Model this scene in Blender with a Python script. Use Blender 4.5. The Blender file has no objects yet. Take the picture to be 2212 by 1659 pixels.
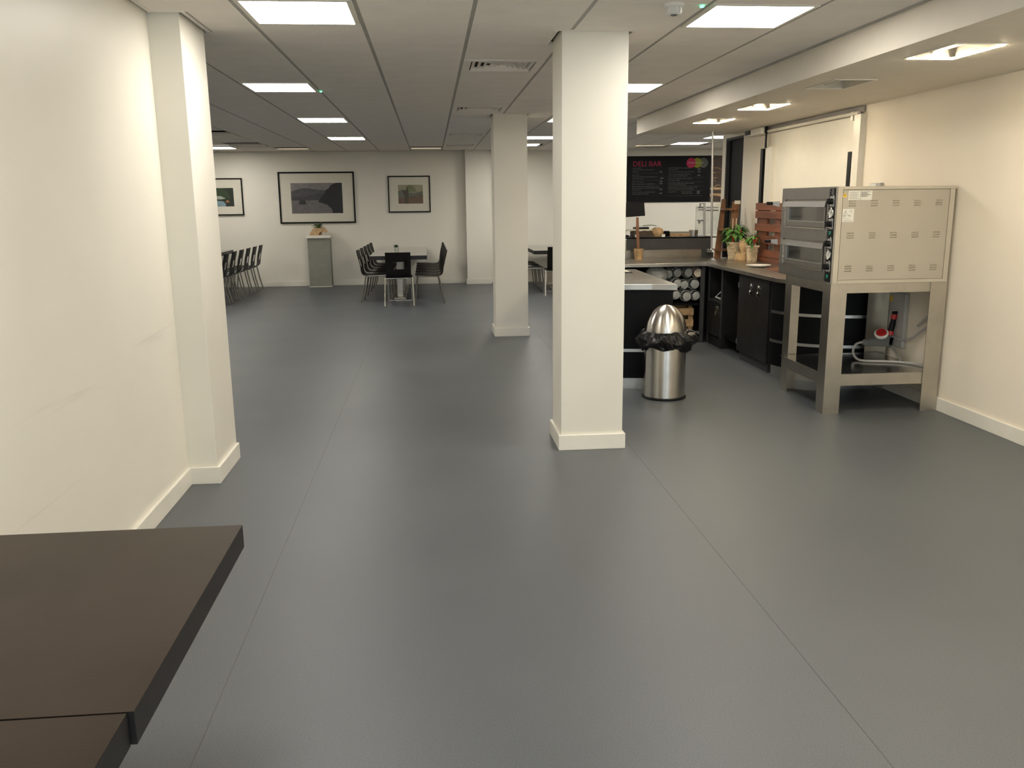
import bpy, bmesh, math, random
from mathutils import Vector, Matrix
random.seed(7)
S = bpy.context.scene
COL = S.collection
PI = math.pi

# ---------------------------------------------------------------- camera, light, exposure
cam_d = bpy.data.cameras.new('camera')
cam = bpy.data.objects.new('camera', cam_d)
COL.objects.link(cam)
S.camera = cam
cam_d.sensor_fit = 'HORIZONTAL'
cam_d.sensor_width = 36.0
cam_d.lens = 36.0 * 1850.0 / 2212.0
cam_d.clip_start = 0.05
cam_d.clip_end = 100
pitch, yaw, roll = 0.20978342855916912, 0.09106347569032326, -0.010329174078475568
f0 = Vector((math.sin(yaw), math.cos(yaw), 0)); r0 = Vector((math.cos(yaw), -math.sin(yaw), 0)); u0 = Vector((0, 0, 1))
fw = f0 * math.cos(pitch) - u0 * math.sin(pitch)
up = u0 * math.cos(pitch) + f0 * math.sin(pitch)
rr = r0 * math.cos(roll) + up * math.sin(roll)
uu = up * math.cos(roll) - r0 * math.sin(roll)
cam.matrix_world = Matrix(((rr.x, uu.x, -fw.x, 0), (rr.y, uu.y, -fw.y, 0), (rr.z, uu.z, -fw.z, 1.585), (0, 0, 0, 1)))

S.view_settings.view_transform = 'Standard'
S.view_settings.look = 'None'
S.view_settings.gamma = 1.0
S.view_settings.use_curve_mapping = False
S.view_settings.exposure = -0.09
S.cycles.use_denoising = True
S.cycles.max_bounces = 9
S.cycles.diffuse_bounces = 6
S.cycles.sample_clamp_indirect = 6

w = bpy.data.worlds.new('daylight'); S.world = w; w.use_nodes = True
w.node_tree.nodes['Background'].inputs[0].default_value = (0.78, 0.89, 1.0, 1)
w.node_tree.nodes['Background'].inputs[1].default_value = 1.2

PANEL = 29.0           # LED ceiling panels
DOWN = 290.0           # small recessed lights
def area(name, loc, rot, sx, sy, power, color):
    d = bpy.data.lights.new(name, 'AREA'); d.shape = 'RECTANGLE'; d.size = sx; d.size_y = sy
    d.energy = power; d.color = color
    o = bpy.data.objects.new(name, d); COL.objects.link(o); o.location = loc; o.rotation_euler = rot
    return o
# daylight entering by the shop windows behind the photographer
area('daylight_left', (-0.35, -2.42, 1.35), (math.radians(90), 0, 0), 1.9, 1.9, 28, (0.72, 0.87, 1.0))
area('daylight_right', (2.35, -2.42, 1.35), (math.radians(90), 0, 0), 2.3, 1.9, 42, (0.72, 0.87, 1.0))

# ---------------------------------------------------------------- materials
def mat(name, col, rough=0.5, metal=0.0, var=0.04, scale=8.0, bump=0.0, bscale=60.0, emit=0.0, aniso=0.0,
        trans=0.0, spec=0.5, coat=0.0, tangent_z=False, stretch=None, ecol=None, alpha=1.0):
    m = bpy.data.materials.new(name); m.use_nodes = True
    nt = m.node_tree; n = nt.nodes; b = n['Principled BSDF']
    b.inputs['Roughness'].default_value = rough
    b.inputs['Metallic'].default_value = metal
    b.inputs['Specular IOR Level'].default_value = spec
    b.inputs['Coat Weight'].default_value = coat
    b.inputs['Anisotropic'].default_value = aniso
    b.inputs['Transmission Weight'].default_value = trans
    b.inputs['Alpha'].default_value = alpha
    tc = n.new('ShaderNodeTexCoord')
    src = tc.outputs['Object']
    if stretch:
        mp = n.new('ShaderNodeMapping'); mp.inputs['Scale'].default_value = stretch
        nt.links.new(src, mp.inputs['Vector']); src = mp.outputs['Vector']
    no = n.new('ShaderNodeTexNoise'); no.inputs['Scale'].default_value = scale; no.inputs['Detail'].default_value = 3
    nt.links.new(src, no.inputs['Vector'])
    cr = n.new('ShaderNodeValToRGB')
    lo = [max(0, c * (1 - var * 2)) for c in col]; hi = [min(1, c * (1 + var * 2)) for c in col]
    cr.color_ramp.elements[0].position = 0.3; cr.color_ramp.elements[0].color = (*lo, 1)
    cr.color_ramp.elements[1].position = 0.7; cr.color_ramp.elements[1].color = (*hi, 1)
    nt.links.new(no.outputs['Fac'], cr.inputs[0]); nt.links.new(cr.outputs[0], b.inputs['Base Color'])
    if bump > 0:
        n2 = n.new('ShaderNodeTexNoise'); n2.inputs['Scale'].default_value = bscale
        nt.links.new(src, n2.inputs['Vector'])
        bp = n.new('ShaderNodeBump'); bp.inputs['Strength'].default_value = bump; bp.inputs['Distance'].default_value = 0.004
        nt.links.new(n2.outputs['Fac'], bp.inputs['Height']); nt.links.new(bp.outputs[0], b.inputs['Normal'])
    if emit > 0:
        b.inputs['Emission Color'].default_value = (*(ecol or col), 1); b.inputs['Emission Strength'].default_value = emit
    if tangent_z:
        tg = n.new('ShaderNodeTangent'); tg.direction_type = 'RADIAL'; tg.axis = 'Z'
        nt.links.new(tg.outputs[0], b.inputs['Tangent'])
    return m

M = {}
M['wall'] = mat('painted plaster', (0.78, 0.75, 0.66), 0.42, var=0.012, scale=1.5, bump=0.05, bscale=40, spec=0.35)
M['wallr'] = mat('lamp-lit painted plaster', (0.84, 0.77, 0.65), 0.5, var=0.012, scale=1.5, bump=0.05, bscale=40, spec=0.3)  # right wall paint, warmed and lightened in colour for the lamp light
M['trimw'] = mat('white gloss paint', (0.80, 0.77, 0.68), 0.3, var=0.015, scale=5)
M['tile'] = mat('mineral ceiling tile', (0.88, 0.83, 0.77), 0.85, var=0.015, scale=4, bump=0.15, bscale=90)
M['runner'] = mat('ceiling grid bar', (0.40, 0.39, 0.36), 0.6)
M['soffit'] = mat('soffit paint', (0.72, 0.67, 0.58), 0.6, var=0.01)
M['plenum'] = mat('dark void', (0.02, 0.018, 0.015), 0.9)
M['steel'] = mat('brushed steel', (0.56, 0.55, 0.52), 0.34, 1.0, var=0.05, scale=30, stretch=(1, 1, 12))
M['steelbin'] = mat('brushed bin steel', (0.66, 0.63, 0.58), 0.26, 1.0, var=0.03, scale=12, aniso=0.9, tangent_z=True)
M['steelbin'].node_tree.nodes['Principled BSDF'].inputs['Anisotropic Rotation'].default_value = 0.25
M['chrome'] = mat('chrome tube', (0.60, 0.58, 0.53), 0.18, 1.0)
M['legs'] = mat('shaded chrome tube', (0.22, 0.21, 0.19), 0.4, 0.9)  # chrome darkened in colour to hold the shade on the far chairs
M['bench'] = mat('stainless worktop', (0.46, 0.43, 0.38), 0.32, 1.0, var=0.08, scale=5)
M['standm'] = mat('satin stand steel', (0.50, 0.47, 0.41), 0.36, 1.0, var=0.03, scale=10)
M['standd'] = mat('stainless shelf', (0.40, 0.38, 0.34), 0.16, 1.0, var=0.04, scale=5)
M['beige'] = mat('galvanised side panel', (0.46, 0.42, 0.34), 0.48, 0.25, var=0.02, scale=2)
M['beigel'] = mat('light folded metal', (0.54, 0.495, 0.40), 0.42, 0.3, var=0.02)
M['oven'] = mat('oven door steel', (0.34, 0.325, 0.30), 0.38, 1.0, var=0.05, scale=20, stretch=(1, 8, 1))
M['black'] = mat('black laminate', (0.005, 0.005, 0.006), 0.5, var=0.1, spec=0.12)
M['blackp'] = mat('black plastic', (0.007, 0.007, 0.008), 0.4, spec=0.2)
M['cab'] = mat('dark grey cabinet steel', (0.022, 0.021, 0.020), 0.4, 0.2, var=0.12, scale=6, spec=0.25)
M['cabf'] = mat('grey painted frame', (0.050, 0.050, 0.050), 0.5, 0.1, var=0.06, spec=0.25)
M['glassd'] = mat('dark oven glass', (0.03, 0.03, 0.028), 0.08, 0.0, spec=0.8, coat=0.5)
M['glass'] = mat('clear guard glass', (0.9, 0.95, 0.93), 0.02, trans=1.0)
M['ply'] = mat('black stained ply', (0.008, 0.0075, 0.007), 0.5, var=0.15, spec=0.2, scale=20, stretch=(1, 1, 0.15))
M['plyedge'] = mat('ply', (0.02, 0.018, 0.015), 0.35)
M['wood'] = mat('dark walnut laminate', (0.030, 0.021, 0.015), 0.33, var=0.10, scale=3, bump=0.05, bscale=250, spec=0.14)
M['woodfar'] = mat('walnut laminate with added sheen', (0.05, 0.04, 0.032), 0.2, var=0.1, scale=3, coat=1.0)  # near tables' wood, lightened and glossed to carry the far wall's reflection
M['woodedge'] = mat('dark laminate edge', (0.010, 0.009, 0.009), 0.5)
M['brown'] = mat('stained pine', (0.16, 0.055, 0.028), 0.5, var=0.2, scale=10, stretch=(1, 0.15, 1), bump=0.2, bscale=30)
M['brown2'] = mat('ladder wood', (0.19, 0.085, 0.035), 0.5, var=0.25, scale=10, stretch=(1, 1, 0.2))
M['paleW'] = mat('pale wood', (0.42, 0.27, 0.13), 0.6, var=0.15, scale=15)
M['kraft'] = mat('kraft paper', (0.52, 0.35, 0.18), 0.75, var=0.12, scale=12, bump=0.6, bscale=25)
M['wicker'] = mat('woven wicker', (0.66, 0.55, 0.38), 0.7, var=0.15, scale=40)
M['leaf'] = mat('basil green leaf', (0.10, 0.25, 0.045), 0.45, var=0.3, scale=20)
M['leafd'] = mat('dark green leaf', (0.03, 0.09, 0.02), 0.5, var=0.3, scale=20)
M['chili'] = mat('red chilli', (0.55, 0.03, 0.01), 0.25)
M['white'] = mat('white china', (0.80, 0.79, 0.74), 0.2)
M['whitep'] = mat('white plastic', (0.72, 0.71, 0.67), 0.4)
M['greyp'] = mat('grey plastic', (0.42, 0.42, 0.41), 0.5)
M['flash'] = mat('pale flashing', (0.27, 0.255, 0.25), 0.5)
M['greyd'] = mat('mid grey enclosure', (0.13, 0.135, 0.135), 0.5)
M['red'] = mat('red plastic', (0.45, 0.02, 0.02), 0.35)
M['bag'] = mat('black bin liner', (0.004, 0.004, 0.004), 0.38, bump=1.0, bscale=35, spec=0.35)
M['cup'] = mat('clear plastic cups', (0.62, 0.62, 0.58), 0.25, trans=0.35, var=0.1, scale=20, bump=0.5, bscale=30)
M['cupw'] = mat('cream paper cup', (0.62, 0.54, 0.42), 0.5)
M['mount'] = mat('ivory mount card', (0.66, 0.63, 0.53), 0.55, var=0.01)
M['frame'] = mat('black picture frame', (0.006, 0.005, 0.004), 0.5, spec=0.15)
M['plinth'] = mat('grey plinth paint', (0.25, 0.25, 0.21), 0.6, var=0.04)
M['pink'] = mat('pink print', (0.34, 0.02, 0.06), 0.6, spec=0.2)
M['olive'] = mat('olive print', (0.20, 0.195, 0.02), 0.6, spec=0.2)
M['gprint'] = mat('grey print', (0.09, 0.09, 0.08), 0.6, spec=0.2)
M['tprint'] = mat('pale grey lettering', (0.12, 0.12, 0.11), 0.6, spec=0.2)
M['pprint'] = mat('price lettering', (0.34, 0.34, 0.32), 0.6, spec=0.2)
M['yellow'] = mat('yellow sticker', (0.75, 0.50, 0.04), 0.5)
M['sticker'] = mat('white sticker', (0.72, 0.70, 0.62), 0.5)
M['ink'] = mat('sticker ink', (0.25, 0.24, 0.21), 0.6)
M['digit'] = mat('green digits', (0.02, 0.35, 0.22), 0.5, emit=0.35, ecol=(0.02, 0.5, 0.3))
M['greenled'] = mat('green lamp', (0.1, 0.9, 0.4), 0.5, emit=4, ecol=(0.15, 1.0, 0.45))
M['screen'] = mat('white shutter curtain', (0.80, 0.77, 0.68), 0.45, var=0.008)
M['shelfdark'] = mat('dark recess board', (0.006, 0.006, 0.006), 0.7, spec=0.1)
M['chocolate'] = mat('brown cardboard', (0.055, 0.035, 0.025), 0.6)
M['panel'] = mat('led diffuser', (1, 1, 1), 0.6, emit=PANEL, ecol=(1.0, 0.945, 0.86), var=0)
M['down'] = mat('warm lamp tube', (1, 1, 1), 0.6, emit=DOWN, ecol=(1.0, 0.84, 0.60), var=0)
M['downdim'] = mat('dim warm lamp', (1, 1, 1), 0.6, emit=0.6, ecol=(1.0, 0.80, 0.52), var=0)  # weakly glowing cover of the back-wall strip lights
M['reflector'] = mat('lamp reflector', (0.70, 0.66, 0.58), 0.45, 0.3)

def floor_mat():
    m = bpy.data.materials.new('grey safety vinyl'); m.use_nodes = True
    nt = m.node_tree; n = nt.nodes; b = n['Principled BSDF']; L = nt.links
    tc = n.new('ShaderNodeTexCoord')
    sp = n.new('ShaderNodeTexNoise'); sp.inputs['Scale'].default_value = 260; sp.inputs['Detail'].default_value = 1
    L.new(tc.outputs['Object'], sp.inputs['Vector'])
    r1 = n.new('ShaderNodeValToRGB'); r1.color_ramp.elements[0].position = 0.32; r1.color_ramp.elements[1].position = 0.68
    r1.color_ramp.elements[0].color = (0.066, 0.074, 0.082, 1); r1.color_ramp.elements[1].color = (0.106, 0.116, 0.127, 1)
    L.new(sp.outputs['Fac'], r1.inputs[0])
    bg = n.new('ShaderNodeTexNoise'); bg.inputs['Scale'].default_value = 1.1; bg.inputs['Detail'].default_value = 5
    L.new(tc.outputs['Object'], bg.inputs['Vector'])
    r2 = n.new('ShaderNodeValToRGB'); r2.color_ramp.elements[0].position = 0.3; r2.color_ramp.elements[1].position = 0.75
    r2.color_ramp.elements[0].color = (0.92, 0.92, 0.92, 1); r2.color_ramp.elements[1].color = (1.05, 1.04, 1.02, 1)
    L.new(bg.outputs['Fac'], r2.inputs[0])
    mx = n.new('ShaderNodeMixRGB'); mx.blend_type = 'MULTIPLY'; mx.inputs[0].default_value = 1
    L.new(r1.outputs[0], mx.inputs[1]); L.new(r2.outputs[0], mx.inputs[2])
    L.new(mx.outputs[0], b.inputs['Base Color'])
    rg = n.new('ShaderNodeMapRange'); rg.inputs['To Min'].default_value = 0.36; rg.inputs['To Max'].default_value = 0.50
    L.new(bg.outputs['Fac'], rg.inputs['Value']); L.new(rg.outputs[0], b.inputs['Roughness'])
    bp = n.new('ShaderNodeBump'); bp.inputs['Strength'].default_value = 0.25; bp.inputs['Distance'].default_value = 0.001
    L.new(sp.outputs['Fac'], bp.inputs['Height']); L.new(bp.outputs[0], b.inputs['Normal'])
    b.inputs['Specular IOR Level'].default_value = 0.5
    return m
M['floor'] = floor_mat()
M['seam'] = mat('vinyl weld seam', (0.060, 0.063, 0.064), 0.5)

def scuffed_wall():
    m = mat('scuffed painted plaster', (0.78, 0.75, 0.66), 0.42, var=0.012, scale=1.5, bump=0.05, bscale=40, spec=0.35)
    nt = m.node_tree; n = nt.nodes; L = nt.links; b = n['Principled BSDF']
    base = b.inputs['Base Color'].links[0].from_socket
    tc = n.new('ShaderNodeTexCoord'); mp = n.new('ShaderNodeMapping')
    mp.inputs['Rotation'].default_value = (math.radians(-14), 0, 0); mp.inputs['Scale'].default_value = (1, 1.0, 24)
    L.new(tc.outputs['Object'], mp.inputs['Vector'])
    no = n.new('ShaderNodeTexNoise'); no.inputs['Scale'].default_value = 1.0; no.inputs['Detail'].default_value = 2
    L.new(mp.outputs[0], no.inputs['Vector'])
    r = n.new('ShaderNodeValToRGB'); r.color_ramp.elements[0].position = 0.60; r.color_ramp.elements[1].position = 0.78
    r.color_ramp.elements[0].color = (0, 0, 0, 1); r.color_ramp.elements[1].color = (0.22, 0.22, 0.22, 1)
    L.new(no.outputs['Fac'], r.inputs[0])
    sx = n.new('ShaderNodeSeparateXYZ'); L.new(tc.outputs['Object'], sx.inputs[0])
    gz = n.new('ShaderNodeMath'); gz.operation = 'LESS_THAN'; gz.inputs[1].default_value = 0.98; L.new(sx.outputs[2], gz.inputs[0])
    g2 = n.new('ShaderNodeMath'); g2.operation = 'GREATER_THAN'; g2.inputs[1].default_value = 0.5; L.new(sx.outputs[2], g2.inputs[0])
    mu = n.new('ShaderNodeMath'); mu.operation = 'MULTIPLY'; L.new(gz.outputs[0], mu.inputs[0]); L.new(g2.outputs[0], mu.inputs[1])
    mu2 = n.new('ShaderNodeMath'); mu2.operation = 'MULTIPLY'; L.new(mu.outputs[0], mu2.inputs[0]); L.new(r.outputs[0], mu2.inputs[1])
    mx = n.new('ShaderNodeMixRGB'); mx.inputs[2].default_value = (0.35, 0.33, 0.30, 1)
    L.new(mu2.outputs[0], mx.inputs[0]); L.new(base, mx.inputs[1]); L.new(mx.outputs[0], b.inputs['Base Color'])
    return m
M['wallscuff'] = scuffed_wall()

# ---------------------------------------------------------------- mesh helpers
class MB:
    def __init__(s): s.bm = bmesh.new()
    def box(s, x0, x1, y0, y1, z0, z1, R=None):
        v = [s.bm.verts.new(((R @ Vector(c)) if R else c)) for c in
             ((x0, y0, z0), (x1, y0, z0), (x1, y1, z0), (x0, y1, z0), (x0, y0, z1), (x1, y0, z1), (x1, y1, z1), (x0, y1, z1))]
        for f in ((0, 3, 2, 1), (4, 5, 6, 7), (0, 1, 5, 4), (1, 2, 6, 5), (2, 3, 7, 6), (3, 0, 4, 7)):
            s.bm.faces.new([v[i] for i in f])
        return s
    def lathe(s, prof, n=32, c=(0, 0, 0), a0=0.0, a1=2 * PI, cap0=True, cap1=True, jit=0.0, axis=None):
        full = abs(a1 - a0 - 2 * PI) < 1e-6
        m = n if full else n + 1
        rings = []
        for r, z in prof:
            ring = []
            for i in range(m):
                a = a0 + (a1 - a0) * i / n
                q = r * (1 + (random.uniform(-jit, jit) if jit else 0))
                p = Vector((q * math.cos(a), q * math.sin(a), z))
                if axis: p = axis @ p
                ring.append(s.bm.verts.new(p + Vector(c)))
            rings.append(ring)
        for k in range(len(rings) - 1):
            for i in range(n if full else n):
                j = (i + 1) % m
                if not full and i == m - 1: continue
                s.bm.faces.new((rings[k][i], rings[k][j], rings[k + 1][j], rings[k + 1][i]))
        if full and cap0 and prof[0][0] > 1e-6: s.bm.faces.new(list(reversed(rings[0])))
        if full and cap1 and prof[-1][0] > 1e-6: s.bm.faces.new(rings[-1])
        return s
    def tube(s, pts, r, n=10, closed=False):
        pts = [Vector(p) for p in pts]; rings = []
        up_ = Vector((0, 0, 1))
        for i, p in enumerate(pts):
            if i == 0: d = pts[1] - p
            elif i == len(pts) - 1: d = p - pts[i - 1]
            else: d = (pts[i + 1] - pts[i - 1])
            d.normalize()
            a = up_ if abs(d.z) < 0.95 else Vector((1, 0, 0))
            x = d.cross(a).normalized(); y = d.cross(x).normalized()
            rad = r[i] if isinstance(r, (list, tuple)) else r
            rings.append([s.bm.verts.new(p + (x * math.cos(2 * PI * k / n) + y * math.sin(2 * PI * k / n)) * rad) for k in range(n)])
        for i in range(len(rings) - 1):
            for k in range(n):
                s.bm.faces.new((rings[i][k], rings[i][(k + 1) % n], rings[i + 1][(k + 1) % n], rings[i + 1][k]))
        s.bm.faces.new(rings[0]); s.bm.faces.new(list(reversed(rings[-1])))
        return s
    def prism(s, poly, d, off=(0, 0, 0)):
        """poly: list of 3-D points of one flat face, d: extrusion vector"""
        d = Vector(d); o = Vector(off)
        a = [s.bm.verts.new(Vector(p) + o) for p in poly]; b = [s.bm.verts.new(Vector(p) + d + o) for p in poly]
        s.bm.faces.new(a); s.bm.faces.new(list(reversed(b)))
        for i in range(len(a)):
            j = (i + 1) % len(a); s.bm.faces.new((a[j], a[i], b[i], b[j]))
        return s
    def sphere(s, c, r, sx=1, sy=1, sz=1, n=12, m=8):
        prof = [(math.sin(PI * k / m) * r, -math.cos(PI * k / m) * r) for k in range(m + 1)]
        prof[0] = (r * 0.02, -r); prof[-1] = (r * 0.02, r)
        A = Matrix.Diagonal((sx, sy, sz))
        return s.lathe(prof, n, c, axis=A)
    def mesh(s, name, m, smooth=False):
        bmesh.ops.recalc_face_normals(s.bm, faces=s.bm.faces)
        me = bpy.data.meshes.new(name); s.bm.to_mesh(me); s.bm.free()
        me.materials.append(M[m] if isinstance(m, str) else m)
        if smooth:
            for p in me.polygons: p.use_smooth = True
            try: me.set_sharp_from_angle(angle=math.radians(40))
            except Exception: pass
        return me
def link(name, me, parent=None, loc=None, rot=None, kind=None, bevel=0.0, label=None):
    o = bpy.data.objects.new(name, me); COL.objects.link(o)
    if parent: o.parent = parent
    if loc: o.location = loc
    if rot: o.rotation_euler = rot
    if kind: o['kind'] = kind
    if label: o['label'] = label
    if bevel:
        b = o.modifiers.new('bevel', 'BEVEL'); b.width = bevel; b.segments = 2; b.limit_method = 'ANGLE'
    return o
def part(name, mb, m, parent=None, smooth=False, **k): return link(name, mb.mesh(name, m, smooth), parent, **k)
def B(*a): return MB().box(*a)
def thing(name, label, cat, loc=(0, 0, 0), rz=0, group=None):
    o = bpy.data.objects.new(name, None); COL.objects.link(o); o.location = loc; o.rotation_euler = (0, 0, rz)
    o.empty_display_size = 0.1
    o['label'] = label; o['category'] = cat
    if group: o['group'] = group
    return o
def tag(o, label, cat, group=None):
    o['label'] = label; o['category'] = cat
    if group: o['group'] = group
    return o
def struct(name, mb, m, **k): return part(name, mb, m, kind='structure', **k)
def copy_tree(o, parent=None):
    c = o.copy(); COL.objects.link(c)
    if parent: c.parent = parent
    for ch in list(o.children): copy_tree(ch, c)
    return c
def dup(o, loc, rz=0, label=None, group=None):
    c = copy_tree(o); c.location = loc; c.rotation_euler = (0, 0, rz)
    if label: c['label'] = label
    if group: c['group'] = group
    return c
_dg = [None]
def text_mesh(body, size, m, plane='XZ', at=(0, 0, 0), align='LEFT', thick=0.0008, cx=1.0):
    """lettering as flat mesh; XZ faces -Y, YZ faces -X (reads towards -Y)"""
    cu = bpy.data.curves.new('lettering', 'FONT'); cu.body = body; cu.size = size; cu.align_x = align
    cu.extrude = thick; cu.resolution_u = 2
    o = bpy.data.objects.new('lettering', cu); COL.objects.link(o)
    bpy.context.view_layer.update()
    me = bpy.data.meshes.new_from_object(o.evaluated_get(bpy.context.evaluated_depsgraph_get()))
    bpy.data.objects.remove(o); bpy.data.curves.remove(cu)
    if plane == 'XZ': R = Matrix(((cx, 0, 0, at[0]), (0, 0, -1, at[1]), (0, 1, 0, at[2]), (0, 0, 0, 1)))
    else: R = Matrix(((0, 0, -1, at[0]), (-cx, 0, 0, at[1]), (0, 1, 0, at[2]), (0, 0, 0, 1)))
    me.transform(R); me.materials.clear(); me.materials.append(M[m])
    return me
def join_meshes(ms, m):
    bm = bmesh.new()
    for me in ms: bm.from_mesh(me)
    out = bpy.data.meshes.new('lettering'); bm.to_mesh(out); bm.free(); out.materials.append(M[m])
    return out

# ================================================================ SETTING
CZ = 2.567      # suspended ceiling
LZ = 2.375      # low plaster ceiling at the servery
YB = 17.24      # back wall
XR = 3.80       # right wall
XL = -1.438     # left wall
fl = struct('floor', B(-7, 8.2, -2.6, YB + .1, -.1, 0), 'floor')
for sx, y0, y1 in ((-0.735, -2.5, 17.2), (1.265, -2.5, 17.2)):
    part('weld_seam', B(sx - .0016, sx + .0016, y0, y1, 0, .0007), 'seam', fl)
wb = struct('wall_back', B(-7, 8.2, YB, YB + .15, 0, 2.75), 'wall')
struct('wall_left', B(XL - .2, XL, -2.6, 5.3, 0, 2.75), 'wallscuff')
struct('wall_left_return', B(-7, XL + .001, 5.3, 5.41, 0, 2.75), 'wall')
struct('wall_left_far', B(-7.1, -7, 5.3, YB, 0, 2.75), 'wall')
# right wall with a door-sized dark opening near its far end (y 10.44 - 11.09)
wr = MB().box(XR, XR + .25, -2.6, 10.44, 0, 2.75).box(XR, XR + .25, 11.08, 11.2, 0, 2.75).box(XR, XR + .25, 10.44, 11.08, 2.345, 2.75)
struct('wall_right', wr, 'wallr')
dr = struct('door_1', B(XR + .05, XR + .09, 10.44, 11.08, 0, 2.345), 'black')
part('door_frame', MB().box(XR + .005, XR + .05, 10.44, 10.465, 0, 2.345).box(XR + .005, XR + .05, 11.055, 11.08, 0, 2.345).box(XR + .005, XR + .05, 10.465, 11.055, 2.315, 2.345), 'cabf', dr)
struct('wall_right_return', B(XR + .25, 8.2, 11.08, 11.2, 0, 2.75), 'wall')
struct('wall_right_far', B(8.2, 8.3, 11.1, YB, 0, 2.75), 'wall')
# rear wall behind the photographer with two big windows
wrr = MB().box(XL - .2, -1.3, -2.7, -2.55, 0, 2.75).box(0.6, 1.2, -2.7, -2.55, 0, 2.75).box(3.5, XR + .25, -2.7, -2.55, 0, 2.75)
wrr.box(-1.3, 0.6, -2.7, -2.55, 0, .4).box(1.2, 3.5, -2.7, -2.55, 0, .4).box(-1.3, .6, -2.7, -2.55, 2.3, 2.75).box(1.2, 3.5, -2.7, -2.55, 2.3, 2.75)
struct('wall_rear', wrr, 'wall')
for i, (a, b) in enumerate(((-1.3, .6), (1.2, 3.5))):
    wn = MB().box(a, a + .05, -2.66, -2.6, .4, 2.3).box(b - .05, b, -2.66, -2.6, .4, 2.3).box(a + .05, b - .05, -2.66, -2.6, .4, .45).box(a + .05, b - .05, -2.66, -2.6, 2.25, 2.3)
    wn.box((a + b) / 2 - .025, (a + b) / 2 + .025, -2.66, -2.6, .45, 2.25)
    wo = struct('window_%d' % (i + 1), wn, 'greyd')
    for (p, q) in ((a + .05, (a + b) / 2 - .025), ((a + b) / 2 + .025, b - .05)):
        part('pane', B(p, q, -2.635, -2.627, .45, 2.25), 'glass', wo)

def base(name, segs):
    mb = MB()
    for s_ in segs: mb.box(*s_, 0, .1)
    return struct(name, mb, 'trimw', bevel=.003)
base('baseboard_left', [(XL, XL + .018, -2.5, 4.885)])
base('baseboard_right', [(XR - .018, XR, -2.5, 7.0)])
base('baseboard_back', [(-7, .672, YB - .018, YB), (1.169, 3.6, YB - .018, YB)])
def column(x0, x1, y0, y1, ztop, segs, name='column'):
    c = struct(name, B(x0, x1, y0, y1, 0, ztop), 'wall', bevel=.002)
    t = .018
    mb = MB()
    if 'f' in segs: mb.box(x0 - (t if 'l' in segs else 0), x1 + t if 'r' in segs else x1, y0 - t, y0, 0, .1)
    if 'l' in segs: mb.box(x0 - t, x0, y0, y1, 0, .1)
    if 'r' in segs: mb.box(x1, x1 + t, y0, y1, 0, .1)
    if 'b' in segs: mb.box(x0 - t, x1 + t, y1, y1 + t, 0, .1)
    part('baseboard', mb, 'trimw', c, bevel=.0025)
    return c
c1 = column(.803, 1.205, 5.32, 5.715, CZ + .02, 'flrb')
c2 = column(.745, 1.135, 10.18, 10.58, CZ + .02, 'flrb')
c3 = column(.69, 1.151, 16.98, YB, CZ + .02, 'flr', 'column')
c4 = column(XL - .001, -1.275, 4.903, 5.409, CZ + .02, 'fr', 'column')

# ---- ceilings
PX, X0, TY0 = .603, .256, 5.18 - .6 * 13
ceil = struct('ceiling', MB().box(-7, 8.2, -2.6, YB, CZ + .035, CZ + .12), 'plenum')
tile_me = B(-PX / 2 + .012, PX / 2 - .012, -.2985, .2985, 0, .010).mesh('tile', 'tile')
half_me = B(-.19, .224, -.2985, .2985, 0, .010).mesh('tile', 'tile')
lights = {}   # occupied cells
def cell(ix, iy): return (X0 + PX * (ix + .5), TY0 + .6 * (iy + .5))
PAN = [(-2, 12), (2, 12), (-3, 17), (2, 17), (-3, 22), (2, 22), (-3, 27), (2, 27), (-2, 7), (2, 7), (-2, 2), (2, 2),
       (7, 27), (7, 22), (-7, 30), (-7, 24), (-7, 18), (2, 30), (7, 30), (-10, 28), (-10, 23), (9, 30), (9, 24)]
VEN = [(0, 15), (0, 20), (0, 26), (0, 30)]
WARM = [(-5, 31), (-1, 31), (6, 31)]
COFF = [(-6, 25), (-6, 29)]
occ = set(PAN + VEN + WARM + COFF)
stuff = MB()
ntile = 0
cols_box = [(.803, 1.205, 5.32, 5.715), (.745, 1.135, 10.18, 10.58), (.69, 1.151, 16.98, 17.24), (-1.6, -1.275, 4.903, 5.409)]
def column_cuts(xa, xb, ya, yb):
    """tile rectangle minus columns (with their 45 mm trim)"""
    rects = [(xa, xb, ya, yb)]
    for (a, b, c, d) in cols_box:
        a -= .045; b += .045; c -= .012; d += .045; out = []
        for (p, q, r, s_) in rects:
            if q <= a or p >= b or s_ <= c or r >= d: out.append((p, q, r, s_)); continue
            if p < a: out.append((p, a, r, s_))
            if q > b: out.append((b, q, r, s_))
            if r < c: out.append((max(p, a), min(q, b), r, c))
            if s_ > d: out.append((max(p, a), min(q, b), d, s_))
        rects = out
    return rects
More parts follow.
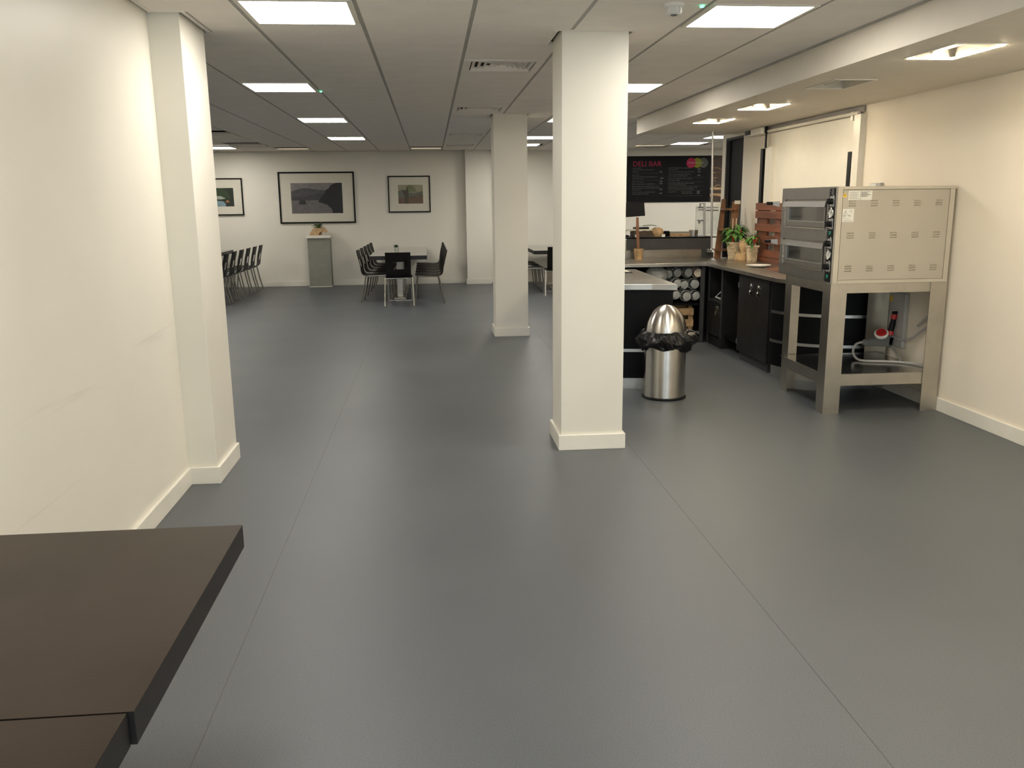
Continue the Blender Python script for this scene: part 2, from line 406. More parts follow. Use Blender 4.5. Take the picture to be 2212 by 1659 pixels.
for iy in range(0, 34):
    for ix in range(-12, 14):
        if (ix, iy) in occ: continue
        cx, cy = cell(ix, iy)
        xa, xb = cx - PX / 2 + .012, cx + PX / 2 - .012
        ya, yb = cy - .2988, cy + .2988
        if cy < 5.3 and cx < XL - .3: continue
        if cy < 5.3 and xa < XL: xa = XL + .03
        if cy < 10.63 + .2:
            if cx > 2.6: continue
            xb = min(xb, 2.535)
            if xb - xa < .03: continue
        if yb > YB: yb = YB
        if yb - ya < .05 or xb > 8.19: continue
        vis = cy > 4.0 and cx > -.29 * cy + .3 and (cx < .42 * cy + .1) and ntile < 290
        cut = column_cuts(xa, xb, ya, yb)
        plain = cut == [(xa, xb, ya, yb)] and abs((xb - xa) - (PX - .024)) < 1e-6 and yb < YB
        if vis:
            ntile += 1
            if plain: link('ceiling_tile', tile_me, ceil, loc=(cx, cy, CZ))
            else:
                mb = MB()
                for (p, q, r, s_) in cut: mb.box(p, q, r, s_, CZ, CZ + .01)
                if cut: part('ceiling_tile', mb, 'tile', ceil)
        else:
            for (p, q, r, s_) in cut: stuff.box(p, q, r, s_, CZ, CZ + .01)
part('ceiling_tile_field', stuff, 'tile', ceil, kind='stuff')
for ix in range(-11, 14):
    x = X0 + PX * ix
    y0 = -2.5 if XL < x < 2.5 else (5.42 if x < 0 else 10.7)
    segs = [(y0, YB)]
    for (a, b, c, d) in cols_box:
        if a - .05 < x < b + .05:
            segs = [z for (p, q) in segs for z in ((p, min(q, c - .012)), (max(p, d + .045), q)) if z[1] - z[0] > .02]
    mb = MB()
    for (p, q) in segs: mb.box(x - .0135, x + .0135, p, q, CZ + .004, CZ + .022)
    part('grid_bar', mb, 'runner', ceil)
# edge trims round columns and along the left wall (an L trim set off by a dark gap)
def trim_ring(a, b, c, d, n, front=True):
    t = .045
    mb = MB()
    for (p, q, r, s_) in ((a - t, a - t + .022, c - .012, d + t), (b + t - .022, b + t, c - .012, d + t), (a - t + .022, b + t - .022, d + t - .022, d + t)):
        mb.box(p, q, r, s_, CZ - .004, CZ + .012)
    mb.box(a - t + .022, b + t - .022, c - .012, c - .003, CZ - .002, CZ + .012)
    struct('trim_%d' % n, mb, 'tile')
trim_ring(.803, 1.205, 5.32, 5.715, 1)
trim_ring(.745, 1.135, 10.18, 10.58, 2)
struct('trim_3', MB().box(XL + .012, XL + .034, -2.5, 4.89, CZ - .004, CZ + .012).box(XL + .034, -1.238, 4.878, 4.89, CZ - .004, CZ + .012).box(-1.26, -1.238, 4.89, 5.46, CZ - .004, CZ + .012), 'tile')
struct('trim_4', B(-7, .66, YB - .022, YB, CZ - .004, CZ + .004), 'runner')
# bulkhead and low plaster ceiling over the servery, with real holes for the lamps
LOW = [(2.77, 3.05, y - .47, y) for y in (5.0, 6.36, 7.79, 9.13)] + [(2.77, 3.05, y - .47, y) for y in (3.6, 2.2, .8)]
ys = sorted([-2.6, 10.72] + [v for l in LOW for v in (l[2], l[3])])
mb = MB().box(2.546, 2.77, -2.6, 10.72, LZ, LZ + .30).box(3.05, XR, -2.6, 10.72, LZ, LZ + .30)
k = 0
ys2 = [-2.6]
for l in sorted(LOW, key=lambda q: q[2]):
    mb.box(2.77, 3.05, ys2[-1], l[2], LZ, LZ + .30); ys2.append(l[3])
mb.box(2.77, 3.05, ys2[-1], 10.72, LZ, LZ + .30)
struct('ceiling_low', mb, 'soffit')
struct('trim_5', B(2.534, 2.546, -2.5, 10.7, CZ - .012, CZ + .004), 'runner')

# ---- LED panels
def led(cx, cy, label):
    t = thing('ceiling_light', label, 'ceiling light', (cx, cy, CZ), group='square LED panels in the tiled ceiling')
    part('frame', MB().box(-.285, .285, -.295, -.272, -.006, .01).box(-.285, .285, .272, .295, -.006, .01).box(-.285, -.262, -.272, .272, -.006, .01).box(.262, .285, -.272, .272, -.006, .01), 'trimw', t)
    part('diffuser', B(-.262, .262, -.272, .272, -.003, .006), 'panel', t)
    return t
PL = {(-2, 12): 'large bright square ceiling light cut by the top edge of the photo, left of centre',
      (2, 12): 'large bright square ceiling light cut by the top edge, right of the near column',
      (-3, 17): 'second nearest bright ceiling panel on the left side of the tiled ceiling',
      (2, 17): 'bright ceiling panel half hidden behind the top right of the near column',
      (-3, 22): 'third bright ceiling panel of the left line, above the large lake picture',
      (2, 22): 'bright ceiling panel mostly hidden behind the near white column',
      (-3, 27): 'fourth and farthest bright ceiling panel of the left line',
      (2, 27): 'bright ceiling strip showing between the two free-standing columns',
      (-7, 30): 'bright ceiling panel partly behind the left pilaster, above the green picture',
      (2, 30): 'small low ceiling light showing below the strip between the two columns',
      (7, 27): 'bright far ceiling panel cut off by the end of the right wall',
      (7, 30): 'slim bright oval ceiling light above the right half of the menu board'}
OUT = {(-10, 28): 'added square ceiling light in the hidden left wing by the back wall', (-10, 23): 'added square ceiling light in the hidden left wing, second from the back wall', (9, 30): 'square ceiling light hidden right of the menu board', (9, 24): 'square ceiling light hidden behind the right wall end',  # left wing panels are unseen, added to brighten the back wall
       (-2, 7): 'added square ceiling light above the foreground tables, out of view', (2, 7): 'added square ceiling light above the open floor, out of view',
       (-2, 2): 'added unseen square ceiling light behind the photographer on the left', (2, 2): 'added unseen square ceiling light behind the photographer on the right',  # panels above and behind the camera are unseen, added to light the room
       (7, 22): 'square ceiling light hidden beyond the end of the right wall', (-7, 24): 'added square ceiling light hidden behind the left pilaster', (-7, 18): 'added square ceiling light in the hidden left wing, nearest the return wall'}
for (ix, iy) in PAN:
    cx, cy = cell(ix, iy)
    if (ix, iy) == (7, 27): cx -= .05
    if (ix, iy) == (7, 30): cx, cy = 4.6, 15.38
    if (ix, iy) == (-7, 30): cx, cy = -3.7, 16.05
    if (ix, iy) == (2, 30): cx, cy = 1.67, 15.62
    t = led(cx, cy, PL.get((ix, iy), OUT.get((ix, iy), 'square ceiling light out of view')))
    if (ix, iy) in ((2, 12), (-3, 17)):
        sg = -1 if ix == 2 else 1
        part('charge_indicator', MB().box(-.008, .008, -.012, .012, -.008, 0), 'greenled', t, loc=(.31 * sg if sg > 0 else -.335, .25 if sg > 0 else -.26, -.002), label='small green charge lamp beside the panel')
for (ix, iy), lb in zip(WARM, ('dim warm strip light at the back wall above the large lake picture', 'dim warm strip light at the back wall left of the far pilaster', 'dim warm strip light above the left end of the menu board')):
    cx, cy = cell(ix, iy); cy = 16.42
    if ix == 6: cx, cy = 4.05, 16.0
    t = thing('recessed_light', lb, 'ceiling light', (cx, cy, CZ), group='recessed lights along the back wall')
    part('frame', MB().box(-.29, .29, -.15, -.13, -.006, .01).box(-.29, .29, .13, .15, -.006, .01).box(-.29, -.27, -.13, .13, -.006, .01).box(.27, .29, -.13, .13, -.006, .01), 'trimw', t)
    part('lamp_cover', B(-.27, .27, -.13, .13, 0, .006), 'downdim', t)
for (ix, iy), (cx, cy), lb in zip(COFF, ((-3.03, 13.05), (-3.03, 15.38)) , ('unlit recessed ceiling fitting seen nearest the left pilaster', 'unlit recessed ceiling fitting beyond the first, left of the warm strip'  )):
    t = thing('unlit_ceiling_fitting', lb, 'ceiling light', (cx, cy, CZ), group='unlit recessed fittings')
    part('frame', MB().box(-.27, .27, -.27, -.245, -.02, .01).box(-.27, .27, .245, .27, -.02, .01).box(-.27, -.245, -.245, .245, -.02, .01).box(.245, .27, -.245, .245, -.02, .01), 'trimw', t)
    part('back_plate', B(-.245, .245, -.245, .245, .002, .01), 'runner', t)
# ---- air diffusers
VL = ['square louvred air vent nearest the camera, left of the near column top', 'second louvred air vent, beside the top of the middle column',
      'third louvred air vent, left of the middle column', 'farthest louvred air vent, just above the back wall']
for (ix, iy), lb in zip(VEN, VL):
    cx, cy = cell(ix, iy)
    t = thing('air_vent', lb, 'air vent', (cx, cy, CZ), group='square louvred ceiling vents')
    part('frame', MB().box(-.29, .29, -.297, -.235, -.004, .012).box(-.29, .29, .235, .297, -.004, .012).box(-.29, -.235, -.235, .235, -.004, .012).box(.235, .29, -.235, .235, -.004, .012), 'tile', t)
    part('dark_plenum', B(-.235, .235, -.235, .235, .024, .026), 'plenum', t)
    for q in range(5):
        r = .225 - q * .044; ri = r - .030; bm = MB()
        for (ax, ay) in ((1, 0), (0, 1), (-1, 0), (0, -1)):
            pts = []
            for rad, z in ((r, .0), (ri, .022)):
                for sgn in (-1, 1):
                    pts.append((ax * rad - ay * rad * sgn, ay * rad + ax * rad * sgn, z))
            a, b, c, d = [Vector(p) for p in pts]
            bm.prism([a, b, d, c], (0, 0, .0025))
        part('louvre', bm, 'tile', t)
    part('centre_plate', B(-.022, .022, -.022, .022, 0, .006), 'tile', t)
# smoke detector
t = thing('smoke_detector', 'white round smoke detector cut by the top edge right of centre', 'smoke detector', (1.275, 4.60, CZ))
part('base', MB().lathe([(.052, 0), (.052, -.012), (.045, -.018)], 24), 'whitep', t, True)
part('chamber', MB().lathe([(.036, -.018), (.036, -.046), (.030, -.052)], 24), 'whitep', t, True)
for k in range(8):
    a = k * PI / 4
    part('rib', MB().box(.034, .041, -.005, .005, -.046, -.018, Matrix.Rotation(a, 4, 'Z')), 'whitep', t)
part('sensor_cap', MB().lathe([(.018, -.052), (.016, -.056)], 16), 'greyd', t, True)
# ---- recessed lamps in the low ceiling
LLB = {5.0: 'nearest lit recessed light in the low right ceiling', 6.36: 'unlit recessed light in the low right ceiling, second from the camera',
       7.79: 'lit recessed light third from the camera in the low right ceiling', 9.13: 'farthest lit recessed light in the low right ceiling'}
for (a, b, c, d) in LOW:
    lit = abs(d - 6.36) > .01
    t = thing('recessed_downlight', LLB.get(d, 'recessed light in the low ceiling out of view, %s' % {3.6: 'nearest the frame edge', 2.2: 'above the right foreground', .8: 'beside the photographer'}.get(d, '')), 'ceiling light', ((a + b) / 2, (c + d) / 2, LZ), group='recessed lights of the low right ceiling')
    hx, hy = (b - a) / 2, (d - c) / 2
    hs = MB()
    hs.box(-hx, -hx + .004, -hy, hy, 0, .1).box(hx - .004, hx, -hy, hy, 0, .1).box(-hx, hx, -hy, -hy + .004, 0, .1).box(-hx, hx, hy - .004, hy, 0, .1).box(-hx, hx, -hy, hy, .1, .104)
    part('housing', hs, 'reflector', t)
    part('rim', MB().box(-hx - .012, -hx, -hy - .012, hy + .012, -.005, .0).box(hx, hx + .012, -hy - .012, hy + .012, -.005, .0).box(-hx, hx, -hy - .012, -hy, -.005, .0).box(-hx, hx, hy, hy + .012, -.005, .0), 'trimw', t)
    part('baffle', MB().prism([(-.004, -hy + .01, .02), (.004, -hy + .01, .02), (.03, -hy + .01, .09), (-.03, -hy + .01, .09)], (0, 2 * hy - .02, 0)), 'reflector', t)
    if lit:
        part('lamp_strip', MB().box(-hx, hx - .016, hy - .016, hy, -.008, -.002).box(hx - .016, hx, -hy, hy, -.008, -.002), 'down', t)
        part('light_blocker', MB().box(-hx, hx - .018, hy - .018, hy, -.002, .002).box(hx - .018, hx, -hy, hy, -.002, .002), 'trimw', t)  # added cap over the strip, keeps its light out of the housing

# ================================================================ PICTURES, BACK WALL
def poly(name, pts, m, parent, y, thick=.0006):
    return part(name, MB().prism([(p[0], y, p[1]) for p in pts], (0, thick, 0)), m, parent)
def picture(x0, x1, z0, z1, ix0, ix1, iz0, iz1, label, shapes, ground, fw_=.028, top_tilt=0.0):
    t = thing('framed_picture', label, 'picture', ((x0 + x1) / 2, YB, z0), group='framed pictures on the back wall')
    cx = (x0 + x1) / 2; a, b = x0 - cx, x1 - cx; h = z1 - z0
    part('frame', MB().box(a, b, -.035, 0, 0, fw_).box(a, b, -.035, 0, h - fw_, h).box(a, a + fw_, -.035, 0, fw_, h - fw_).box(b - fw_, b, -.035, 0, fw_, h - fw_), 'frame', t)
    part('mount', B(a + fw_, b - fw_, -.018, -.004, fw_, h - fw_), 'mount', t)
    pr = part('print', B(ix0 - cx, ix1 - cx, -.0195, -.018, iz0 - z0, iz1 - z0), ground, t)
    W, H = ix1 - ix0, iz1 - iz0
    for k, (nm, m, pts) in enumerate(shapes):
        poly(nm, [(ix0 - cx + u * W, iz0 - z0 + v * H) for (u, v) in pts], m, pr, -.0202 - .0004 * k, .0004)
    t.rotation_euler = (top_tilt, 0, 0)
    return t
for nm, c in dict(sky=(.20, .185, .185), hill=(.075, .075, .08), hill2=(.055, .055, .06), lake=(.135, .125, .125), tree=(.012, .012, .016), boat=(.03, .03, .03),
                  sep=(.30, .28, .19), sepf=(.15, .095, .06), sept=(.08, .07, .045), sepg=(.19, .20, .11), sepd=(.14, .145, .12),
                  green=(.022, .045, .015), green2=(.012, .02, .008), water=(.19, .29, .33), pale=(.33, .36, .30), orange=(.35, .14, .06)).items():
    M[nm] = mat('print ' + nm, c, .5, var=.08, scale=14)
hump = lambda pts: [(0, 0)] + pts + [(1, 0)]
picture(-2.895, -1.452, 1.212, 2.185, -2.665, -1.69, 1.40, 1.975, 'large black-framed picture of a misty lake with a boat, above the plant stand',
        [('far_hill', 'hill', [(0, .42), (0, .72), (.1, .78), (.22, .83), (.34, .83), (.48, .79), (.62, .77), (.75, .75), (1, .7), (1, .42)]),
         ('near_hill', 'hill2', [(0, .42), (0, .60), (.12, .55), (.3, .57), (.42, .63), (.6, .66), (.75, .6), (.75, .42)]),
         ('lake_water', 'lake', [(0, 0), (0, .43), (1, .43), (1, 0)]),
         ('wooded_shore', 'tree', [(.52, .38), (.58, .52), (.64, .62), (.68, .76), (.71, .80), (.74, .82), (.78, .92), (.84, .97), (.9, 1), (1, 1), (1, 0), (.8, 0), (.78, .14), (.7, .28)]),
         ('boat', 'boat', [(.15, .30), (.15, .36), (.18, .44), (.27, .45), (.29, .30)])], 'sky')
picture(-.81, .008, 1.40, 2.097, -.615, -.135, 1.568, 1.925, 'smaller black-framed picture of a pale tree over a brown field, right of the lake picture',
        [('far_land', 'sepd', [(0, .32), (0, .68), (.2, .7), (.35, .6), (.6, .55), (.85, .62), (1, .66), (1, .32)]),
         ('field', 'sepf', [(0, 0), (0, .3), (.3, .33), (.7, .42), (1, .45), (1, 0)]),
         ('tree_crown', 'sepg', [(.3, .8), (.38, .97), (.5, 1), (.62, .9), (.72, .74), (.75, .64), (.6, .58), (.45, .6), (.34, .68)]),
         ('dark_tree', 'sept', [(.26, 0), (.24, .4), (.15, .75), (.32, .72), (.36, .9), (.42, .7), (.42, .35), (.4, 0)])], 'sep', .022)
picture(-4.42, -3.572, 1.382, 2.078, -4.25, -3.745, 1.55, 1.895, 'black-framed picture of dark green trees over blue water, beside the left pilaster',
        [('tree_band', 'green', [(0, .42), (0, 1), (.6, 1), (.78, .8), (.9, .42)]),
         ('pale_bank', 'pale', [(.05, .45), (.1, .58), (.55, .56), (.7, .42), (.5, .38)]),
         ('water', 'water', [(0, 0), (0, .28), (.3, .33), (.62, .27), (.7, .12), (.68, 0)]),
         ('orange_bush', 'orange', [(.68, .22), (.74, .34), (.8, .33), (.84, .22)])], 'green2', .022)
def socket(loc, rz, label, group='small wall fittings'):
    t = thing('wall_socket', label, 'wall socket', loc, rz, group)
    part('plate', B(-.073, .073, -.01, 0, -.043, .043), 'whitep', t, bevel=.003)
    for s_ in (-1, 1): part('switch', B(s_ * .045 - .008, s_ * .045 + .008, -.014, -.01, .008, .028), 'whitep', t)
socket((.19, YB, .45), 0, 'white double wall socket low on the back wall right of the middle table')

# pedestal with wrapped plant
t = thing('plant_stand', 'tall grey square plinth with pale top against the back wall', 'plant stand', (-2.16, 17.07, 0))
part('body', B(-.21, .215, -.12, .14, .015, .935), 'plinth', t, bevel=.004)
part('top', B(-.235, .235, -.155, .15, .935, .99), 'trimw', t, bevel=.004)
part('foot', B(-.215, .218, -.125, .14, 0, .015), 'trimw', t)
def leaf_bm(mb, base_, d, L, W, curl=.25):
    d = Vector(d).normalized(); a = Vector((0, 0, 1)) if abs(d.z) < .9 else Vector((1, 0, 0))
    s_ = d.cross(a).normalized(); n_ = s_.cross(d).normalized(); b0 = Vector(base_)
    ring = []
    for u, wd in ((0, .08), (.25, .8), (.55, 1), (.8, .6), (1, .04)):
        c = b0 + d * L * u - Vector((0, 0, 1)) * curl * L * u * u
        ring.append((mb.bm.verts.new(c - s_ * W * wd / 2 + n_ * W * .12 * wd), mb.bm.verts.new(c), mb.bm.verts.new(c + s_ * W * wd / 2 + n_ * W * .12 * wd)))
    for i in range(4):
        for j in (0, 1): mb.bm.faces.new((ring[i][j], ring[i][j + 1], ring[i + 1][j + 1], ring[i + 1][j]))
t = thing('wrapped_plant', 'small leafy plant wrapped in torn kraft paper on the grey plinth', 'potted plant', (-2.16, 17.03, .99))
part('pot', MB().lathe([(.04, 0), (.055, .11), (.05, .115)], 16), 'brown2', t, True)
def crumple(prof, n, ph, jit):
    mb = MB(); rings = []
    for k, (r, z) in enumerate(prof):
        rings.append([mb.bm.verts.new(((r * (1 + jit * math.sin(3 * a + ph + k) + random.uniform(-jit, jit) * .6)) * math.cos(a), (r * (1 + random.uniform(-jit, jit) * .6)) * math.sin(a), z + (random.uniform(-.02, .02) if k == len(prof) - 1 else 0))) for a in [2 * PI * i / n for i in range(n)]])
    for k in range(len(rings) - 1):
        for i in range(n):
            j = (i + 1) % n; mb.bm.faces.new((rings[k][i], rings[k][j], rings[k + 1][j], rings[k + 1][i]))
    mb.bm.faces.new(list(reversed(rings[0])))
    return mb
part('paper_wrap', MB().prism([(-.18, -.06, 0), (.0, -.07, .0), (.02, -.07, .05), (.1, -.06, .09), (.1, -.05, .13), (-.06, -.05, .15), (-.10, -.05, .12)], (0, .012, 0)).prism([(.06, -.06, .11), (.10, -.06, .16), (.14, -.05, .14), (.19, -.05, .06), (.13, -.05, .05), (.09, -.06, .07)], (0, .012, 0)).prism([(-.16, .05, .0), (.05, .06, 0), (.08, .06, .12), (-.08, .06, .15)], (0, .01, 0)), 'kraft', t)
for k in range(46):
    mb = MB(); a = random.uniform(0, 2 * PI); e = random.uniform(.2, 1.3); r = random.uniform(0, .04)
    leaf_bm(mb, (r * math.cos(a), r * math.sin(a), .12 + random.uniform(0, .07)), (math.cos(a) * math.cos(e), math.sin(a) * math.cos(e), math.sin(e)), random.uniform(.07, .13), .055)
    part('leaf', mb, 'leafd' if k % 3 else 'leaf', t)

# ================================================================ CHAIRS AND FAR TABLES
def shell_mesh():
    W = .195
    prof = [(.44, .445), (.43, .452), (.38, .455), (.27, .450), (.14, .442), (.07, .442), (.035, .452), (.012, .475), (.002, .51), (-.004, .572), (-.014, .63), (-.026, .69), (-.045, .76), (-.06, .835)]
    xs = [-W, -.14, -.088, -.03, .03, .088, .14, W]
    bm = bmesh.new(); g = []
    for k, (y, z) in enumerate(prof):
        row = []
        for x in xs:
            bow = -.018 * (1 - (x / W) ** 2) if k >= 9 else 0
            ww = x * (1.0 if k > 6 else 1.02)
            row.append(bm.verts.new((ww, y + bow * (0.5 if k == 9 else 1), z)))
        g.append(row)
    for i in range(len(prof) - 1):
        for j in range(len(xs) - 1):
            if i in (9, 10) and 2 <= j <= 4: continue
            bm.faces.new((g[i][j], g[i][j + 1], g[i + 1][j + 1], g[i + 1][j]))
    bmesh.ops.recalc_face_normals(bm, faces=bm.faces)
    r = bmesh.ops.solidify(bm, geom=list(bm.faces), thickness=.011)
    me = bpy.data.meshes.new('shell'); bm.to_mesh(me); bm.free(); me.materials.append(M['ply'])
    for p in me.polygons: p.use_smooth = True
    me.set_sharp_from_angle(angle=math.radians(35))
    return me
def make_chair():
    t = thing('dining_chair', '', 'chair')
    link('seat_shell', shell_mesh(), t)
    r = .010
    part('rear_rail', MB().tube([(-.215, .07, .425), (.215, .07, .425)], r), 'legs', t, True)
    part('front_rail', MB().tube([(-.19, .40, .435), (.19, .40, .435)], r), 'legs', t, True)
    for s_ in (-1, 1):
        part('side_rail', MB().tube([(s_ * .212, .07, .425), (s_ * .20, .40, .435)], r), 'legs', t, True)
        part('leg', MB().tube([(s_ * .215, .07, .428), (s_ * .222, .03, .2), (s_ * .229, -.02, 0)], .0115), 'legs', t, True)
        part('leg', MB().tube([(s_ * .19, .40, .438), (s_ * .19, .43, .2), (s_ * .19, .45, 0)], .0115), 'legs', t, True)
    part('foot_rail', MB().tube([(-.19, .446, .035), (.19, .446, .035)], .007), 'legs', t, True)
    return t
ch0 = make_chair()
used = [False]
def chair(x, y, rz, label, group):
    if not used[0]:
        used[0] = True; ch0.location = (x, y, 0); ch0.rotation_euler = (0, 0, rz); ch0['label'] = label; ch0['group'] = group; return ch0
    return dup(ch0, (x, y, 0), rz, label, group)
ORD = ['nearest the camera', 'second from the camera', 'third from the camera', 'fourth from the camera', 'farthest, by the back wall', 'sixth from the camera']
hd1 = chair(-.525, 13.55, 0, 'black chair with its back to the camera at the head of the middle table', 'chairs round the middle table')
def brighten(o):
    for c in o.children:
        if not c.name.startswith('seat_shell'):
            c.data = c.data.copy(); c.data.materials.clear(); c.data.materials.append(M['chrome'])
heads = []
for k in range(5):
    chair(-1.135 + .01 * k, 14.30 + .635 * k, -PI / 2 - .03, 'black chair left of the middle table, ' + ORD[k], 'chairs round the middle table')
    chair(.165 - .004 * k, 14.05 + .64 * k, PI / 2 + .02, 'black chair right of the middle table, ' + ORD[k], 'chairs round the middle table')
for k in range(6):
    chair(-3.26 - .03 * (5 - k) / 5, 14.02 + .53 * k, PI / 2 + .04, 'black chair in the left row by the pilaster, ' + (ORD[k] if k < 4 else ('fifth from the camera' if k == 4 else 'sixth, standing clear at the right end')), 'row of chairs by the left pilaster')
hd2 = chair(2.14, 14.50, 0, 'black chair with its back to the camera, half seen between the two columns', 'chairs of the table behind the columns')
for k in range(3):
    chair(1.52, 15.25 + .62 * k, -PI / 2, 'black side-on chair between the two columns, ' + ORD[k], 'chairs of the table behind the columns')
brighten(hd1); brighten(hd2)
def pedestal_table(x0, x1, y0, y1, z, th, label, group, top='woodfar', bev=.0):
    t = thing('dining_table', label, 'table', ((x0 + x1) / 2, (y0 + y1) / 2, 0), group=group)
    a, b = (x1 - x0) / 2, (y1 - y0) / 2
    part('tabletop', B(-a, a, -b, b, z - .003, z), top, t)
    part('edge_band', B(-a, a, -b, b, z - th, z - .003), 'woodedge', t)
    part('column', MB().box(-.045, .045, -.045, .045, .03, z - th - .01), 'standm', t)
    part('top_plate', B(-.2, .2, -.2, .2, z - th - .01, z - th), 'standm', t)
    part('foot_plate', B(-.10, .10, -.30, .30, 0, .03), 'standm', t, bevel=.004)
    return t
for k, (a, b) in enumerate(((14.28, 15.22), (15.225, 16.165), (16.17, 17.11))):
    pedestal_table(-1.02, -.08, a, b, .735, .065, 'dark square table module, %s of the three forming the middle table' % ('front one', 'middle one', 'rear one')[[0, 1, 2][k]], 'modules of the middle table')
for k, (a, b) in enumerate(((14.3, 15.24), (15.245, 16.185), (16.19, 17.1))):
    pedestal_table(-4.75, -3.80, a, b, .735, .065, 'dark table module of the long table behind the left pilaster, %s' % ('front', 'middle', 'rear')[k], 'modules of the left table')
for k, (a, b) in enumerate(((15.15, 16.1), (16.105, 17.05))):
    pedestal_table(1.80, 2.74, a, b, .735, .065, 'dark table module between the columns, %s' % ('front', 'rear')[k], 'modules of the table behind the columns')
t = thing('table_posy', 'small dark posy in a glass on the middle table', 'vase', (-.62, 15.55, .735))
part('glass', MB().lathe([(.035, 0), (.04, .09), (.037, .09), (.033, .005)], 14, cap1=False), 'glass', t, True)
for k in range(14):
    mb = MB(); a = random.uniform(0, 2 * PI); e = random.uniform(.1, 1.4)
    leaf_bm(mb, (0, 0, .07), (math.cos(a) * math.cos(e), math.sin(a) * math.cos(e), math.sin(e)), random.uniform(.06, .1), .05)
    part('leaf', mb, 'leafd', t)

# ================================================================ FOREGROUND TABLES
def near_table(x0, x1, y0, y1, label):
    t = thing('pedestal_table', label, 'table', ((x0 + x1) / 2, (y0 + y1) / 2, 0), group='dark brown tables in the foreground')
    a, b = (x1 - x0) / 2, (y1 - y0) / 2
    part('tabletop', B(-a, a, -b, b, .7355, .7375), 'wood', t, bevel=.0006)
    part('edge_band', B(-a, a, -b, b, .674, .7355), 'woodedge', t)
    part('column', B(-.045, .045, -.045, .045, .03, .664), 'standm', t)
    part('top_plate', B(-.2, .2, -.2, .2, .664, .674), 'standm', t)
    part('foot_plate', B(-.24, .24, -.24, .24, 0, .03), 'standm', t, bevel=.004)
near_table(-1.40, -.531, 1.374, 2.246, 'dark brown laminate table at the lower left, the farther of two pushed together')
near_table(-1.407, -.541, .50, 1.369, 'dark brown laminate table in the bottom left corner, nearer the camera')

# ================================================================ RIGHT WALL: ROLLER SHUTTER
t = thing('roller_shutter', 'white roller shutter with head box and side rails on the right wall', 'roller shutter', (XR, 8.5, 0))
def W(y): return y - 8.5
part('curtain', B(-.012, 0, W(7.62), W(9.46), .95, 2.30), 'screen', t)
part('head_rail', B(-.02, 0, W(7.46), W(9.66), 2.318, 2.372), 'flash', t, label='grey flashing above the shutter')
part('lower_lip', MB().tube([(-.045, W(7.50), 2.315), (-.045, W(9.66), 2.318)], .016, 12), 'trimw', t, True)
part('motor_box', B(-.09, 0, W(9.66), W(10.17), 2.30, 2.372), 'trimw', t, bevel=.004)
part('motor_cap', B(-.095, -.02, W(9.985), W(10.155), 2.312, 2.362), 'blackp', t)
part('side_rail', B(-.05, 0, W(9.42), W(9.60), .95, 2.145), 'trimw', t)
part('side_rail', B(-.055, 0, W(7.44), W(7.555), .95, 2.30), 'trimw', t)
part('edge_seal', B(-.056, -.0, W(9.66), W(9.73), .95, 2.14), 'blackp', t)
part('edge_seal', B(-.06, -.0, W(7.56), W(7.625), .95, 1.99), 'blackp', t)
part('drive_chain', MB().box(-.07, -.055, W(9.56), W(9.585), 2.14, 2.372).box(-.07, -.05, W(9.555), W(9.61), 2.30, 2.372), 'blackp', t)
part('side_rail_top', MB().box(-.05, 0, W(7.60), W(7.64), 2.26, 2.335), 'trimw', t)
t = thing('wall_trunking', 'small grey socket box on the wall just above the oven', 'wall socket', (XR, 7.16, 1.69))
part('box', B(-.03, 0, -.09, .09, -.02, .02), 'greyp', t, bevel=.003)
part('cover', B(-.036, -.03, -.03, .08, -.017, .017), 'whitep', t)

# ================================================================ PIZZA OVEN ON STAND
st = thing('oven_stand', 'open steel stand with lower shelf carrying the pizza oven', 'stand', (3.33, 6.45, 0))
def sx(x): return x - 3.33
def sy(y): return y - 6.45
def angle_leg(x, y, dx, dy):
    # L section leg: plate facing the camera / back and plate facing the side
    w_, t_ = .125, .006
    mb = MB()
    xa, xb = (x, x + w_) if dx > 0 else (x - w_, x)
    ya, yb = (y, y + w_) if dy > 0 else (y - w_, y)
    yp = (y, y + t_) if dy > 0 else (y - t_, y)
    xp = (x, x + t_) if dx > 0 else (x - t_, x)
    mb.box(sx(xa), sx(xb), sy(yp[0]), sy(yp[1]), 0, .975)
    mb.box(sx(xp[0]), sx(xp[1]), sy(ya if dy < 0 else ya + t_), sy(yb if dy > 0 else yb - t_), 0, .975)
    return mb
for (x, y, dx, dy) in ((2.885, 6.0, 1, 1), (3.775, 6.0, -1, 1), (2.925, 6.90, 1, -1), (3.775, 6.90, -1, -1)):
    part('leg', angle_leg(x, y, dx, dy), 'standm', st)
part('top_rail', B(sx(3.01), sx(3.65), sy(6.008), sy(6.03), .905, .975), 'standm', st)
part('top_rail', B(sx(3.05), sx(3.65), sy(6.87), sy(6.892), .905, .975), 'standm', st)
part('top_rail', B(sx(2.895), sx(2.915), sy(6.13), sy(6.78), .905, .975), 'standm', st)
part('top_rail', B(sx(3.745), sx(3.765), sy(6.13), sy(6.78), .905, .975), 'standm', st)
part('shelf', B(sx(2.90), sx(3.76), sy(6.03), sy(6.87), .292, .30), 'standd', st)
part('shelf_rail', B(sx(3.01), sx(3.65), sy(6.008), sy(6.03), .212, .30), 'standm', st)
part('shelf_rail', B(sx(2.893), sx(2.90), sy(6.13), sy(6.78), .212, .30), 'standm', st)
part('shelf_rail', B(sx(3.05), sx(3.65), sy(6.87), sy(6.89), .212, .292), 'standm', st)

